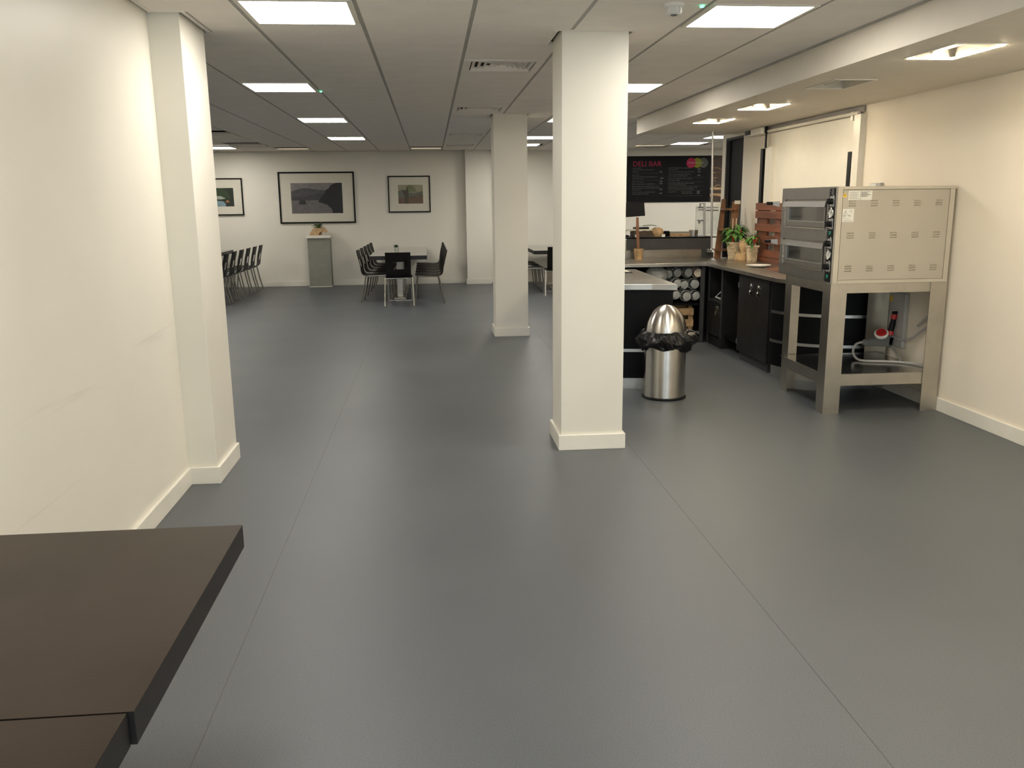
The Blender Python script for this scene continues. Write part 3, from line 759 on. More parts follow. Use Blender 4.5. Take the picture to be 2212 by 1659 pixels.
ov = thing('pizza_oven', 'two-deck steel pizza oven with beige louvred side standing on a steel stand', 'oven', (3.33, 6.5, .976))
def ox(x): return x - 3.33
def oy(y): return y - 6.5
def oz(z): return z - .976
part('body', B(ox(2.905), ox(3.755), oy(6.012), oy(6.985), oz(.976), oz(1.645)), 'beige', ov)
part('top_panel', B(ox(2.93), ox(3.78), oy(6.0), oy(6.99), oz(1.645), oz(1.667)), 'beigel', ov, bevel=.002)
part('bottom_lip', B(ox(2.93), ox(3.77), oy(5.998), oy(6.012), oz(.977), oz(1.0)), 'beigel', ov)
part('corner_post', B(ox(2.892), ox(2.928), oy(5.998), oy(6.03), oz(.977), oz(1.667)), 'beigel', ov)
part('corner_post', B(ox(3.735), ox(3.77), oy(5.999), oy(6.012), oz(1.0), oz(1.645)), 'beigel', ov)
part('side_panel', B(ox(2.934), ox(3.732), oy(6.004), oy(6.012), oz(1.004), oz(1.641)), 'beige', ov)
lv = MB().prism([(-.026, 0, -.004), (.026, 0, -.004), (.024, -.007, .003), (-.024, -.007, .003)], (0, .005, .003)).mesh('louvre', 'beigel')
for zr in (1.548, 1.322, 1.085):
    for k in range(5):
        for q in (-1, 0, 1):
            link('louvre', lv, ov, loc=(ox(3.005 + k * .1625), oy(6.003), oz(zr + q * .017)))
# front (faces the open room, towards -X)
F = 2.892
fr = MB().box(ox(F), ox(2.905), oy(6.03), oy(6.985), oz(1.58), oz(1.667)).box(ox(F), ox(2.905), oy(6.03), oy(6.985), oz(1.272), oz(1.36)).box(ox(F), ox(2.905), oy(6.03), oy(6.985), oz(.977), oz(1.05))
fr.box(ox(F), ox(2.905), oy(6.03), oy(6.16), oz(1.05), oz(1.272)).box(ox(F), ox(2.905), oy(6.03), oy(6.16), oz(1.36), oz(1.58)).box(ox(F), ox(2.905), oy(6.92), oy(6.985), oz(1.05), oz(1.272)).box(ox(F), ox(2.905), oy(6.92), oy(6.985), oz(1.36), oz(1.58))
part('front_panel', fr, 'oven', ov)
part('control_strip', B(ox(F - .003), ox(F), oy(6.034), oy(6.118), oz(.985), oz(1.655)), 'blackp', ov)
sl = MB()
for k in range(46): sl.box(ox(F - .004), ox(F), oy(6.122), oy(6.132), oz(.995 + k * .0143), oz(1.0005 + k * .0143))
part('vent_slots', sl, 'blackp', ov, kind='stuff')
RX = Matrix.Rotation(-PI / 2, 3, 'Y')      # lathe axis -> -X
def disc(r, h, n=20, r2=None): return MB().lathe([(r, 0), (r2 or r, h)], n, axis=RX)
for d0 in (0.0, -.305):
    door = thing('door', '', '', (ox(F), oy(6.54), oz(1.47 + d0))); del door['label']; del door['category']; door.parent = ov
    # door as a mesh part carrying its own pieces
    bpy.data.objects.remove(door)
    mb = MB(); zc = 1.47 + d0
    z0, z1 = zc - .098, zc + .098
    y0, y1 = 6.175, 6.885
    mb.box(ox(F - .004), ox(F + .010), oy(y0), oy(y1), oz(z0), oz(zc - .052)).box(ox(F - .004), ox(F + .010), oy(y0), oy(y1), oz(zc + .052), oz(z1))
    mb.box(ox(F - .004), ox(F + .010), oy(y0), oy(y0 + .02), oz(zc - .052), oz(zc + .052)).box(ox(F - .004), ox(F + .010), oy(y1 - .05), oy(y1), oz(zc - .052), oz(zc + .052))
    door = part('door', mb, 'oven', ov)
    part('glass_pane', B(ox(F + .002), ox(F + .006), oy(y0 + .02), oy(y1 - .05), oz(zc - .052), oz(zc + .052)), 'glassd', door)
    part('glass_trim', MB().box(ox(F - .007), ox(F - .004), oy(y0), oy(y1 - .04), oz(zc + .050), oz(zc + .058)).box(ox(F - .007), ox(F - .004), oy(y0), oy(y1 - .04), oz(zc - .06), oz(zc - .052)).box(ox(F - .007), ox(F - .004), oy(y1 - .052), oy(y1 - .042), oz(zc - .052), oz(zc + .05)), 'steel', door)
    part('visor', MB().prism([(ox(F - .004), oy(y0), oz(zc + .094)), (ox(F - .013), oy(y0), oz(zc + .052)), (ox(F - .009), oy(y0), oz(zc + .050)), (ox(F - .004), oy(y0), oz(zc + .090))], (0, y1 - y0 + .06, 0)), 'oven', door)
    part('hinge_bracket', MB().prism([(ox(F - .045), oy(y1 + .04), oz(zc + .095)), (ox(F - .10), oy(y1 + .04), oz(zc + .093)), (ox(F - .115), oy(y1 + .04), oz(zc + .08)), (ox(F - .10), oy(y1 + .04), oz(zc + .064)), (ox(F - .045), oy(y1 + .04), oz(zc + .05))], (0, .006, 0)), 'steel', door)
    part('handle', MB().lathe([(.013, 0), (.013, .045), (.009, .05)], 14, c=(ox(F - .105), oy(y1 + .045), oz(zc + .08)), axis=RX), 'blackp', door, True)
    part('side_plate', B(ox(F - .006), ox(F), oy(y1 + .002), oy(y1 + .028), oz(z0), oz(zc + .05)), 'steel', door)
    for q in range(4): part('rivet', disc(.005, .003, 8), 'chrome', door, loc=(ox(F - .006), oy(y1 + .015), oz(zc - .08 + q * .035)))
    part('bottom_rail', B(ox(F - .010), ox(F - .004), oy(y0 - .01), oy(y1 + .03), oz(z0 - .012), oz(z0 - .004)), 'chrome', ov)
for (z, kd) in ((1.563, 'k'), (1.482, 'd'), (1.402, 'k'), (1.262, 'k'), (1.182, 'd'), (1.095, 'k')):
    if kd == 'k':
        part('knob_plate', MB().box(ox(F - .006), ox(F - .003), oy(6.042), oy(6.108), oz(z - .036), oz(z + .036)), 'steel', ov, bevel=.002)
        kb = part('knob', MB().lathe([(.022, 0), (.020, .012), (.014, .014), (.014, .030), (.010, .034)], 18, axis=RX), 'blackp', ov, True, loc=(ox(F - .006), oy(6.075), oz(z)))
        part('knob_bar', B(-.036, -.012, -.005, .005, -.02, .02), 'blackp', kb)
        part('pilot_lamp', disc(.004, .004, 8), 'white', ov, loc=(ox(F - .006), oy(6.052), oz(z + .042)))
    else:
        dl = part('dial', disc(.033, .005, 24), 'white', ov, loc=(ox(F - .003), oy(6.075), oz(z)))
        rg = MB(); rg.tube([(-.006, .034 * math.cos(a), .034 * math.sin(a)) for a in [2 * PI * i / 24 for i in range(25)]], .004, 6)
        part('bezel', rg, 'chrome', dl, True)
        part('needle', MB().box(-.0075, -.006, -.002, .002, -.004, .022, Matrix.Rotation(.9, 4, 'X')), 'greyd', dl)
for z in (1.338, 1.024):
    me = text_mesh('77', .034, 'digit', 'YZ', (ox(F - .0045), oy(6.098), oz(z - .012)), cx=.95)
    link('display_digits', me, ov)
rg = MB(); rg.tube([(ox(F - .004), oy(6.075) + .011 * math.cos(a), oz(1.632) + .018 * math.sin(a)) for a in [2 * PI * i / 20 for i in range(21)]], .0014, 5)
part('power_symbol', rg, 'greyp', ov)
wt = MB().prism([(ox(2.945) - .018, oy(6.004), oz(1.592)), (ox(2.945) + .018, oy(6.004), oz(1.592)), (ox(2.945), oy(6.004), oz(1.625))], (0, -.0007, 0))
ws = part('warning_triangle', wt, 'yellow', ov, label='yellow high-voltage warning triangle')
bolt = MB().prism([(ox(2.947), oy(6.0032), oz(1.615)), (ox(2.941), oy(6.0032), oz(1.605)), (ox(2.9455), oy(6.0032), oz(1.606)), (ox(2.942), oy(6.0032), oz(1.596)), (ox(2.950), oy(6.0032), oz(1.608)), (ox(2.9455), oy(6.0032), oz(1.608))], (0, -.0004, 0))
part('bolt_mark', bolt, 'blackp', ws)
def sticker(x0, x1, z0, z1, lines, lab):
    s_ = part('sticker', B(ox(x0), ox(x1), oy(6.0030), oy(6.004), oz(z0), oz(z1)), 'sticker', ov, label=lab)
    mb = MB()
    for (a, b, z, h) in lines: mb.box(ox(x0 + a), ox(x0 + b), oy(6.0025), oy(6.0030), oz(z1 - z - h), oz(z1 - z))
    part('printed_lines', mb, 'ink', s_, kind='stuff')
    return s_
sticker(2.972, 3.058, 1.572, 1.636, [(.006, .014 + (.062 if k % 2 == 0 else .05), .008 + k * .0078, .0026) for k in range(7)], 'white text sticker left of its pair')
sticker(3.062, 3.148, 1.572, 1.636, [(.004, .074 - .009 * ((k * 3) % 4), .006 + k * .0055, .0038) for k in range(7)], 'white text sticker right of its pair')
sk = sticker(2.936, 3.022, 1.418, 1.510, [(.006, .036, .028, .002), (.006, .05, .036, .002), (.004, .030, .046, .005), (.040, .064, .046, .005), (.008, .02, .054, .003), (.05, .058, .055, .002), (.004, .055, .068, .002), (.008, .074, .083, .003)], 'rating plate sticker with CE mark')
link('ce_mark', text_mesh('C E', .020, 'ink', 'XZ', (ox(2.984), oy(6.0027), oz(1.486)), cx=.8), sk)
part('sail_mark', MB().prism([(ox(2.950), oy(6.003), oz(1.487)), (ox(2.962), oy(6.003), oz(1.487)), (ox(2.963), oy(6.003), oz(1.500))], (0, -.0005, 0)), 'ink', sk)
# cable down the right back of the oven
tag(part('oven_cable', MB().tube([(3.782, 6.75, 1.10), (3.786, 6.35, 1.02), (3.786, 6.12, .96), (3.785, 6.1, .86), (3.785, 6.2, .70), (3.785, 6.35, .60)], .010, 8), 'greyp', None, True), 'grey cable hanging behind the right edge of the oven', 'cable')

# wall fittings seen through the stand
t = thing('isolator_box', 'tall grey isolator box on the wall behind the oven stand', 'switch box', (XR, 6.62, .60))
part('box', B(-.032, 0, -.10, .10, -.215, .235), 'greyp', t, bevel=.008)
part('lid_edge', B(-.036, -.032, -.092, .092, -.205, .225), 'greyp', t)
t = thing('cable_trunking', 'grey upright trunking with a yellow label on the wall behind the oven stand', 'trunking', (XR, 6.86, .4))
part('channel', B(-.022, 0, -.13, .06, 0, .50), 'greyp', t, bevel=.004)
part('warning_label', B(-.025, -.022, -.125, -.085, .345, .395), 'yellow', t)
t = thing('industrial_socket', 'grey interlocked power socket with red and white cover and black red plug', 'wall socket', (3.645, 6.67, .43))
part('housing', MB().prism([(-.13, -.03, -.02), (-.12, -.03, -.035), (.0, -.03, -.04), (.11, -.03, -.045), (.118, -.03, .04), (.10, -.03, .075), (-.02, -.03, .035), (-.11, -.03, .012)], (0, .07, 0)), 'greyd', t, bevel=.006)
part('mounting_arm', B(.08, .118, -.03, .04, -.03, .03), 'greyd', t)
Rs = Matrix.Rotation(math.radians(-24), 3, 'Y') @ Matrix.Rotation(math.radians(28), 3, 'X')
part('socket_ring', MB().lathe([(.052, 0), (.056, .020), (.050, .026)], 24, c=(.01, -.025, .055), axis=Rs), 'white', t, True)
part('socket_cover', MB().lathe([(.042, .026), (.038, .036)], 24, c=(.01, -.025, .055), axis=Rs), 'red', t, True)
Rp = Matrix.Rotation(math.radians(9), 3, 'Y')
part('plug_body', MB().lathe([(.022, 0), (.024, .05), (.020, .10)], 16, c=(.083, -.03, .085), axis=Rp), 'blackp', t, True)
part('plug_band', MB().lathe([(.024, .10), (.026, .12), (.022, .14)], 16, c=(.083, -.03, .085), axis=Rp), 'red', t, True)
part('plug_cap', MB().lathe([(.022, .14), (.024, .155), (.014, .17)], 16, c=(.083, -.03, .085), axis=Rp), 'blackp', t, True)
part('plug_flap', MB().box(.085, .14, -.045, -.015, .252, .258), 'greyp', t)
part('plug_collar', MB().lathe([(.028, -.03), (.025, .002)], 16, c=(.083, -.03, .085), axis=Rp), 'red', t, True)
def smooth_path(pts, n=8):
    P = [Vector(p) for p in pts]; out = []
    for i in range(len(P) - 1):
        p0 = P[max(i - 1, 0)]; p1 = P[i]; p2 = P[i + 1]; p3 = P[min(i + 2, len(P) - 1)]
        for k in range(n):
            u = k / n
            out.append(.5 * ((2 * p1) + (p2 - p0) * u + (2 * p0 - 5 * p1 + 4 * p2 - p3) * u * u + (3 * p1 - p0 - 3 * p2 + p3) * u ** 3))
    out.append(P[-1]); return out
tag(part('grey_cable', MB().tube(smooth_path([(3.535, 6.705, .420), (3.46, 6.68, .405), (3.41, 6.62, .355), (3.395, 6.53, .318), (3.42, 6.455, .311), (3.55, 6.41, .311), (3.65, 6.37, .311), (3.735, 6.28, .312), (3.765, 6.19, .312)]), .0095, 8), 'greyp', None, True), 'grey power cable lying in a loop on the stand shelf', 'cable')
tag(part('flexible_conduit', MB().tube(smooth_path([(3.752, 6.672, .475), (3.758, 6.52, .462), (3.765, 6.38, .50), (3.775, 6.27, .57), (3.786, 6.2, .62)]), .0095, 8), 'greyp', None, True), 'upper grey cable rising right from the power socket', 'cable')
tag(part('drop_cable', MB().tube(smooth_path([(3.76, 6.70, .384), (3.752, 6.60, .355), (3.725, 6.48, .33), (3.70, 6.41, .312)]), .0085, 8), 'greyp', None, True), 'short grey cable dropping from the socket to the shelf', 'cable')

# ================================================================ SERVERY COUNTERS
# L-shaped stainless worktop
tw = thing('l_shaped_worktop', 'grey stainless L-shaped worktop running behind the bin and along the right wall', 'worktop', (0, 0, 0))
outline = [(1.5, 9.33), (3.03, 9.33), (3.03, 7.37)]
for k in range(13):
    a = PI + (PI / 2) * k / 12
    outline.append((XR - .012 + .758 * math.cos(a), 7.35 + .39 * math.sin(a)))
outline += [(XR - .012, 10.19), (1.5, 10.19)]
part('top', MB().prism([(x, y, .862) for x, y in outline], (0, 0, .038)), 'bench', tw, bevel=.003)
part('upstand', B(1.5, XR - .012, 10.19, 10.20, .862, .90), 'bench', tw)
# curved end counter behind oven stand
t = thing('curved_counter_end', 'black quarter-round counter end with steel bands, behind the oven stand', 'counter', (XR - .012, 7.52, 0))
def arc_shell(r0, r1, z0, z1, n=20, a0=PI, a1=1.5 * PI):
    mb = MB(); R = []
    for k in range(n + 1):
        a = a0 + (a1 - a0) * k / n
        R.append([mb.bm.verts.new((r * math.cos(a), r * .72 * math.sin(a), z)) for r, z in ((r0, z0), (r1, z0), (r1, z1), (r0, z1))])
    for k in range(n):
        for j in range(4): mb.bm.faces.new((R[k][j], R[k][(j + 1) % 4], R[k + 1][(j + 1) % 4], R[k + 1][j]))
    mb.bm.faces.new(R[0]); mb.bm.faces.new(list(reversed(R[-1])))
    return mb
part('curved_panel', arc_shell(.70, .72, .10, .86), 'black', t, True)
for z in (.585, .322): part('steel_band', arc_shell(.72, .724, z - .012, z + .014), 'steel', t, True)
part('kick_plate', arc_shell(.68, .70, 0, .10), 'steel', t, True)
part('end_strip', B(-.012, .0, -.53, -.50, .10, .86), 'steel', t)
# cabinets under the right run
def latch(parent, x, y, z):
    l = part('latch', MB().lathe([(.032, 0), (.032, .006), (.018, .012)], 16, axis=Matrix.Diagonal((1, .75, 1)) @ RX, c=(0, 0, .022)), 'chrome', parent, True, loc=(x, y, z))
    part('latch_knob', MB().lathe([(.020, 0), (.024, .014), (.012, .022)], 16, axis=RX, c=(0, 0, -.030)), 'chrome', l, True)
t = thing('corner_cabinet', 'dark grey cabinet in the counter corner with open shelf over a small door', 'cabinet', (3.09, 8.92, 0))
D = .60
part('side_panel', B(0, D, 0, .02, .10, .862), 'cab', t); part('side_panel', B(0, D, .46, .48, .10, .862), 'cab', t)
part('back_panel', B(D - .02, D, .02, .46, .10, .862), 'cab', t)
part('shelf', B(.0, D - .02, .02, .46, .48, .50), 'cabf', t)
part('plinth', B(.0, D, 0.0, .48, 0, .10), 'cab', t)
part('front_post', B(-.008, 0, 0, .035, .10, .862), 'cabf', t); part('front_post', B(-.008, 0, .43, .48, 0, .862), 'cabf', t)
dd = part('door', B(-.014, 0, .04, .425, .115, .475), 'cab', t, bevel=.002)
latch(dd, -.014, .13, .40)
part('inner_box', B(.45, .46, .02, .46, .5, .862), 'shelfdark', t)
t = thing('tall_door_cabinet', 'dark grey cabinet with one tall door and two round chrome latches beside the oven stand', 'cabinet', (3.08, 7.53, 0))
part('carcass', B(.0, D, 0, .825, .10, .862), 'cab', t)
part('plinth', B(.03, D, 0, .825, 0, .10), 'cab', t)
dd = part('door', B(-.016, 0, .06, .845, .085, .845), 'cab', t, bevel=.002)
latch(dd, -.016, .50, .735); latch(dd, -.016, .31, .735)
part('hinge', B(-.02, -.014, .835, .85, .15, .20), 'steel', t); part('hinge', B(-.02, -.014, .835, .85, .72, .77), 'steel', t)
part('kick_board', B(.005, .03, .06, .80, .0, .085), 'cabf', t)
# dark open bay between the cabinets
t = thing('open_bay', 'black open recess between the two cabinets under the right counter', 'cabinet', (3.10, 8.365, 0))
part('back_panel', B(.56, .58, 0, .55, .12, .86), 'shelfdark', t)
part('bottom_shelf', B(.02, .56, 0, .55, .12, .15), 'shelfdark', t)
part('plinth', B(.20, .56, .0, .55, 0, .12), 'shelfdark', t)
# open shelving under the far counter
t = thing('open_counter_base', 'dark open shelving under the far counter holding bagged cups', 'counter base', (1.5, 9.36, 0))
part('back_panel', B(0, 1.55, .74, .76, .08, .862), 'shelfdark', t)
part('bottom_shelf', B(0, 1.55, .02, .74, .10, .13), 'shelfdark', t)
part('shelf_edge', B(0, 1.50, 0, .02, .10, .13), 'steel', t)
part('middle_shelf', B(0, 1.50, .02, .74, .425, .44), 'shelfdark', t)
part('plinth', B(0, 1.5, .06, .08, 0, .10), 'cab', t)
part('end_post', B(1.49, 1.53, 0, .04, 0, .862), 'cabf', t)
part('end_panel', B(1.53, 1.55, .04, .74, 0, .862), 'cab', t)
part('left_panel', B(-.02, 0, 0, .76, 0, .862), 'cab', t)
# bagged cups
def cups():
    t = thing('cup_sleeve', '', 'cups')
    RY = Matrix.Rotation(PI / 2, 3, 'X')
    part('cup_stack', MB().lathe([(.062, 0), (.055, .04), (.060, .06), (.055, .12), (.06, .14), (.055, .20), (.058, .26)], 20, axis=RY, cap0=False), 'cup', t, True)
    part('rim', MB().tube([(.062 * math.cos(a), .0, .062 * math.sin(a)) for a in [2 * PI * i / 24 for i in range(25)]], .004, 6), 'cup', t, True)
    part('inner_base', MB().lathe([(.05, -.05), (.048, -.052)], 20, axis=RY), 'cup', t, True)
    return t
c0 = cups()
# RY maps +z to -y; turn so the stack runs away from the camera
spots = [(2.861, .785, .0, 1.0), (2.745, .782, .03, 1.0), (2.945, .655, .02, 1.12), (2.823, .648, .01, 1.0), (2.738, .668, .0, 0.98), (2.850, .52, -.01, 1.08), (2.958, .525, .0, .98), (2.738, .535, .03, 1.0), (2.652, .77, .05, .95), (2.632, .585, .05, 1.0)]
CL = ['clear cup stack end in the top row, next to the cream one', 'clear cup stack end in the top row, second from the cream one', 'large clear cup stack end below the cream one',
      'clear cup stack end in the middle of the pile', 'clear cup stack end at the left of the middle row', 'large clear cup stack end at the bottom of the pile', 'clear cup stack end at the bottom right by the counter post',
      'clear cup stack end at the lower left beside the island corner', 'clear cup stack end at the top left beside the crumpled bag', 'clear cup stack end at the left, partly behind the island top']
for k, (x, z, dy, s_) in enumerate(spots):
    o = c0 if k == 0 else dup(c0, (0, 0, 0))
    o.location = (x, 9.48 + dy, z); o.rotation_euler = (0, 0, PI + random.uniform(-.02, .02)); o.scale = (s_ * .90, .95, s_ * .90)
    o['label'] = CL[k]; o['group'] = 'bagged sleeves of clear cups under the far counter'
o = dup(c0, (2.960, 9.44, .785), PI, 'cream-coloured cup stack at the top right of the bagged cups'); o.scale = (.93,) * 3
del o['group']
for ch in o.children:
    if ch.name.startswith('rim') or ch.name.startswith('cup_stack') or ch.name.startswith('inner'):
        me = ch.data.copy(); me.materials.clear(); me.materials.append(M['cupw']); ch.data = me
o = part('clear_bag', crumple([(.06, 0), (.11, .03), (.13, .08), (.12, .14), (.07, .18), (.02, .19)], 18, 0, .12), 'cup', None, True, loc=(2.52, 9.53, .665))
tag(o, 'crumpled clear plastic bag left of the stacked cups', 'plastic bag')
t = thing('wooden_crate', 'small orange-brown wooden crate on the shelf below the bagged cups', 'crate', (2.80, 9.50, .13))
part('front_slat', B(-.22, .13, -.09, -.075, .18, .26), 'paleW', t)
part('front_slat', B(-.22, .13, -.09, -.075, .05, .13), 'paleW', t)
part('corner_post', B(.075, .115, -.075, -.05, 0, .285), 'paleW', t); part('corner_post', B(-.22, -.18, -.075, -.05, 0, .285), 'paleW', t)
part('end_board', B(.115, .13, -.07, .12, .02, .26), 'paleW', t)
part('back_slat', B(-.22, .115, .12, .135, .05, .27), 'paleW', t)
part('bottom', B(-.22, .115, -.075, .12, 0, .02), 'paleW', t)
t = thing('white_box_lid', 'white folded white tray standing on the corner cabinet shelf', 'tray', (3.20, 9.15, .502), .1)
t['label'] = 'white shallow tray leaning on the corner cabinet shelf'
part('tray', MB().prism([(-.06, -.11, 0), (-.02, -.11, .10), (.0, -.02, .13), (.0, .09, .10), (-.06, .14, .02)], (.018, 0, 0)), 'white', t)
part('hollow_shade', MB().prism([(-.064, -.07, .03), (-.03, -.07, .085), (-.016, -.02, .10), (-.016, .06, .085), (-.064, .09, .035)], (.002, 0, 0)), 'shelfdark', t)  # near-black sheet standing in for the shade inside the tray

# raised back counter with patterned splash panel
t = thing('raised_back_counter', 'dark grey raised counter shelf behind the worktop, above a patterned metal panel', 'counter', (2.33, 10.21, 0))
part('fascia', B(0, 1.03, 0, .02, 1.0, 1.148), 'cabf', t)
part('top_shelf', B(-.70, 1.10, 0, .50, 1.135, 1.15), 'cabf', t)
part('backing', B(0, .97, .03, .04, 0, 1.0), 'bench', t)
part('side_post', B(-.065, -.005, 0, .04, .88, 1.12), 'plinth', t)
part('end_post', B(.93, .99, -.005, .03, .0, 1.0), 'cabf', t)
part('end_block', B(.99, 1.07, .0, .2, 0, .96), 'cabf', t)
dm = MB()
for r in range(9):
    for c in range(44):
        x = .01 + c * .0208 + (.0104 if r % 2 else 0); z = .893 + r * .0118
        if x > .92: continue
        pts = [(x, 0, z - .005), (x + .0085, 0, z), (x, 0, z + .005), (x - .0085, 0, z)]
        ap = dm.bm.verts.new((x, .022, z)); vs = [dm.bm.verts.new((p[0], .029, p[2])) for p in pts]
        for i in range(4): dm.bm.faces.new((vs[i], vs[(i + 1) % 4], ap))
part('diamond_studs', dm, 'steel', t, kind='stuff')
# glass guard and posts
t = thing('guard_post', 'tall thin chrome pole rising from the end of the raised counter', 'pole', (3.365, 10.19, .995))
part('pole', MB().tube([(0, 0, .0), (-.035, 0, 1.375)], .012, 12), 'steel', t, True)
part('foot', MB().lathe([(.028, -.0), (.024, .012), (.014, .016)], 16), 'chrome', t, True)
part('bracket', B(-.06, .0, -.03, .03, -.03, .0), 'greyd', t)
t = thing('glass_guard', 'glass sneeze guard on a short steel post with clamp brackets', 'sneeze guard', (3.30, 10.28, 1.15))
part('post', MB().tube([(0, 0, 0), (-.015, 0, .385)], .013, 10), 'steel', t, True)
part('foot', MB().lathe([(.022, 0), (.014, .012)], 12), 'steel', t, True)
part('clamp', MB().box(-.09, -.01, -.01, .01, .18, .195).box(-.075, -.06, -.012, .012, .155, .18), 'greyd', t)
part('clamp', MB().box(-.09, -.02, -.01, .01, .335, .35).box(-.07, -.058, -.01, .01, .35, .385).box(-.07, .0, -.01, .01, .385, .392).box(-.08, -.01, -.01, .01, .31, .322), 'greyd', t)
part('glass', B(-.11, .46, .012, .018, .02, .36), 'glass', t)
part('shelf_bar', B(.015, .16, -.01, .01, .335, .345), 'greyd', t); part('shelf_bar', B(.015, .16, -.01, .01, .30, .315), 'greyd', t)
# items on raised counter
CT = 1.15
t = thing('monitor', 'black till monitor seen from behind, beside the near column', 'monitor', (2.42, 10.44, CT))
part('screen', MB().prism([(-.30, 0, .22), (.185, 0, .25), (.17, 0, .41), (-.30, 0, .41)], (0, .03, 0)), 'blackp', t, bevel=.003)
part('stand', B(-.16, -.10, .02, .05, .02, .24), 'blackp', t)
part('foot', B(-.24, -.02, -.04, .12, 0, .02), 'blackp', t)
part('cable', MB().tube([(-.098, -.0, .21), (-.10, -.005, .12), (-.102, 0, .04)], .004, 6), 'whitep', t)
t = thing('cake_box', 'brown box with a ruffled cream edge on the raised counter', 'box', (2.53, 10.38, CT))
part('box', B(-.10, .12, -.08, .1, .0, .078), 'chocolate', t, bevel=.003)
part('paper_edge', MB().prism([(-.17, -.09, .085), (-.14, -.09, .074), (-.08, -.09, .080), (-.02, -.09, .070), (.03, -.09, .078), (.08, -.09, .073), (.125, -.09, .080), (.13, -.09, .092), (-.1, -.09, .094)], (0, .18, 0)), 'mount', t)
t = thing('dark_box', 'low black box stacked on the brown cake box', 'box', (2.54, 10.40, CT + .094))
part('box', B(-.08, .09, -.06, .06, 0, .022), 'blackp', t)
t = thing('serving_tray', 'thin pale tray lying on top of the stacked boxes', 'tray', (2.58, 10.40, CT + .116))
part('tray', MB().prism([(-.10, -.08, 0), (.12, -.08, .006), (.12, -.08, .016), (-.10, -.08, .008)], (0, .15, 0)), 'whitep', t)
part('tray_rim', MB().tube([(-.03, -.08, .018), (.06, -.08, .026), (.14, -.08, .016)], .004, 6), 'leafd', t)
o = part('bread_bag', crumple([(.055, 0), (.075, .03), (.08, .06), (.06, .095), (.02, .10)], 14, 1, .08), 'kraft', None, True, loc=(2.745, 10.40, CT))
tag(o, 'crumpled brown paper bag right of the cake box', 'paper bag')
o = part('dark_bowl', MB().lathe([(.04, 0), (.06, .03), (.058, .06), (.05, .065)], 18), 'shelfdark', None, True, loc=(2.85, 10.42, CT)); tag(o, 'small dark bowl behind the glass guard', 'bowl')
t = thing('serving_board', 'long pale wooden board on the raised counter', 'board', (3.06, 10.45, CT))
part('board', B(-.16, .13, -.1, .1, 0, .03), 'paleW', t, bevel=.003)
part('board_edge', B(-.15, .16, .02, .12, .03, .052), 'plinth', t)
for k, x in enumerate((2.46, 2.785)):
    o = part('price_tag', B(-.02, .02, 0, .012, 0, .034), 'white', None, loc=(x, 10.24, CT)); tag(o, ('white price tag below the cake box', 'white price tag below the brown paper bag')[k], 'price tag')
o = part('metal_jug', MB().lathe([(.035, 0), (.03, .05), (.036, .06), (.034, .08)], 16), 'steel', None, True, loc=(2.315, 10.36, CT)); tag(o, 'small metal pot at the left end of the raised counter', 'pot')
o = part('steel_container', MB().lathe([(.05, 0), (.055, .075), (.052, .075), (.048, .005)], 20, cap1=False), 'steel', None, True, loc=(3.19, 10.36, CT)); tag(o, 'round steel container beside the glass guard post', 'container')
# wooden bucket with tall wooden spoon on worktop
t = thing('wooden_tub', 'small brown wooden tub holding a tall flat stick, on the far worktop', 'tub', (2.44, 10.06, .90))
part('tub', MB().lathe([(.042, 0), (.060, .125), (.055, .125), (.04, .01)], 20, cap1=False), 'paleW', t, True)
part('stick', MB().prism([(-.012, 0, .02), (.018, 0, .02), (.0, 0, .34), (-.008, 0, .49), (-.036, 0, .49), (-.036, 0, .34)], (0, .008, 0)), 'brown2', t)
# ladder shelf
t = thing('ladder_shelf', 'small dark wooden step-ladder shelf leaning at the back of the counter', 'shelf', (3.505, 10.115, .90))
def stile(x0, x1, tx0, tx1, y0, y1, z): return MB().prism([(x0, y0, 0), (x1, y0, 0), (tx1, y0 + .06, z), (tx0, y0 + .06, z)], (0, y1 - y0, 0))
part('stile', stile(-.125, -.045, -.035, .012, .0, .02, .69), 'brown2', t)
part('stile', stile(.012, .075, .062, .152, -.10, -.08, .66), 'brown2', t)
for z, a, b in ((.085, -.12, .05), (.325, -.085, .08), (.56, -.055, .1)):
    part('tread', B(a, b, -.09, .05, z, z + .022), 'brown2', t)
part('ribbon', MB().box(.015, .07, -.05, -.045, .61, .645, Matrix.Rotation(-.25, 4, 'Y')).box(.08, .15, -.05, -.045, .63, .67), 'mount', t)
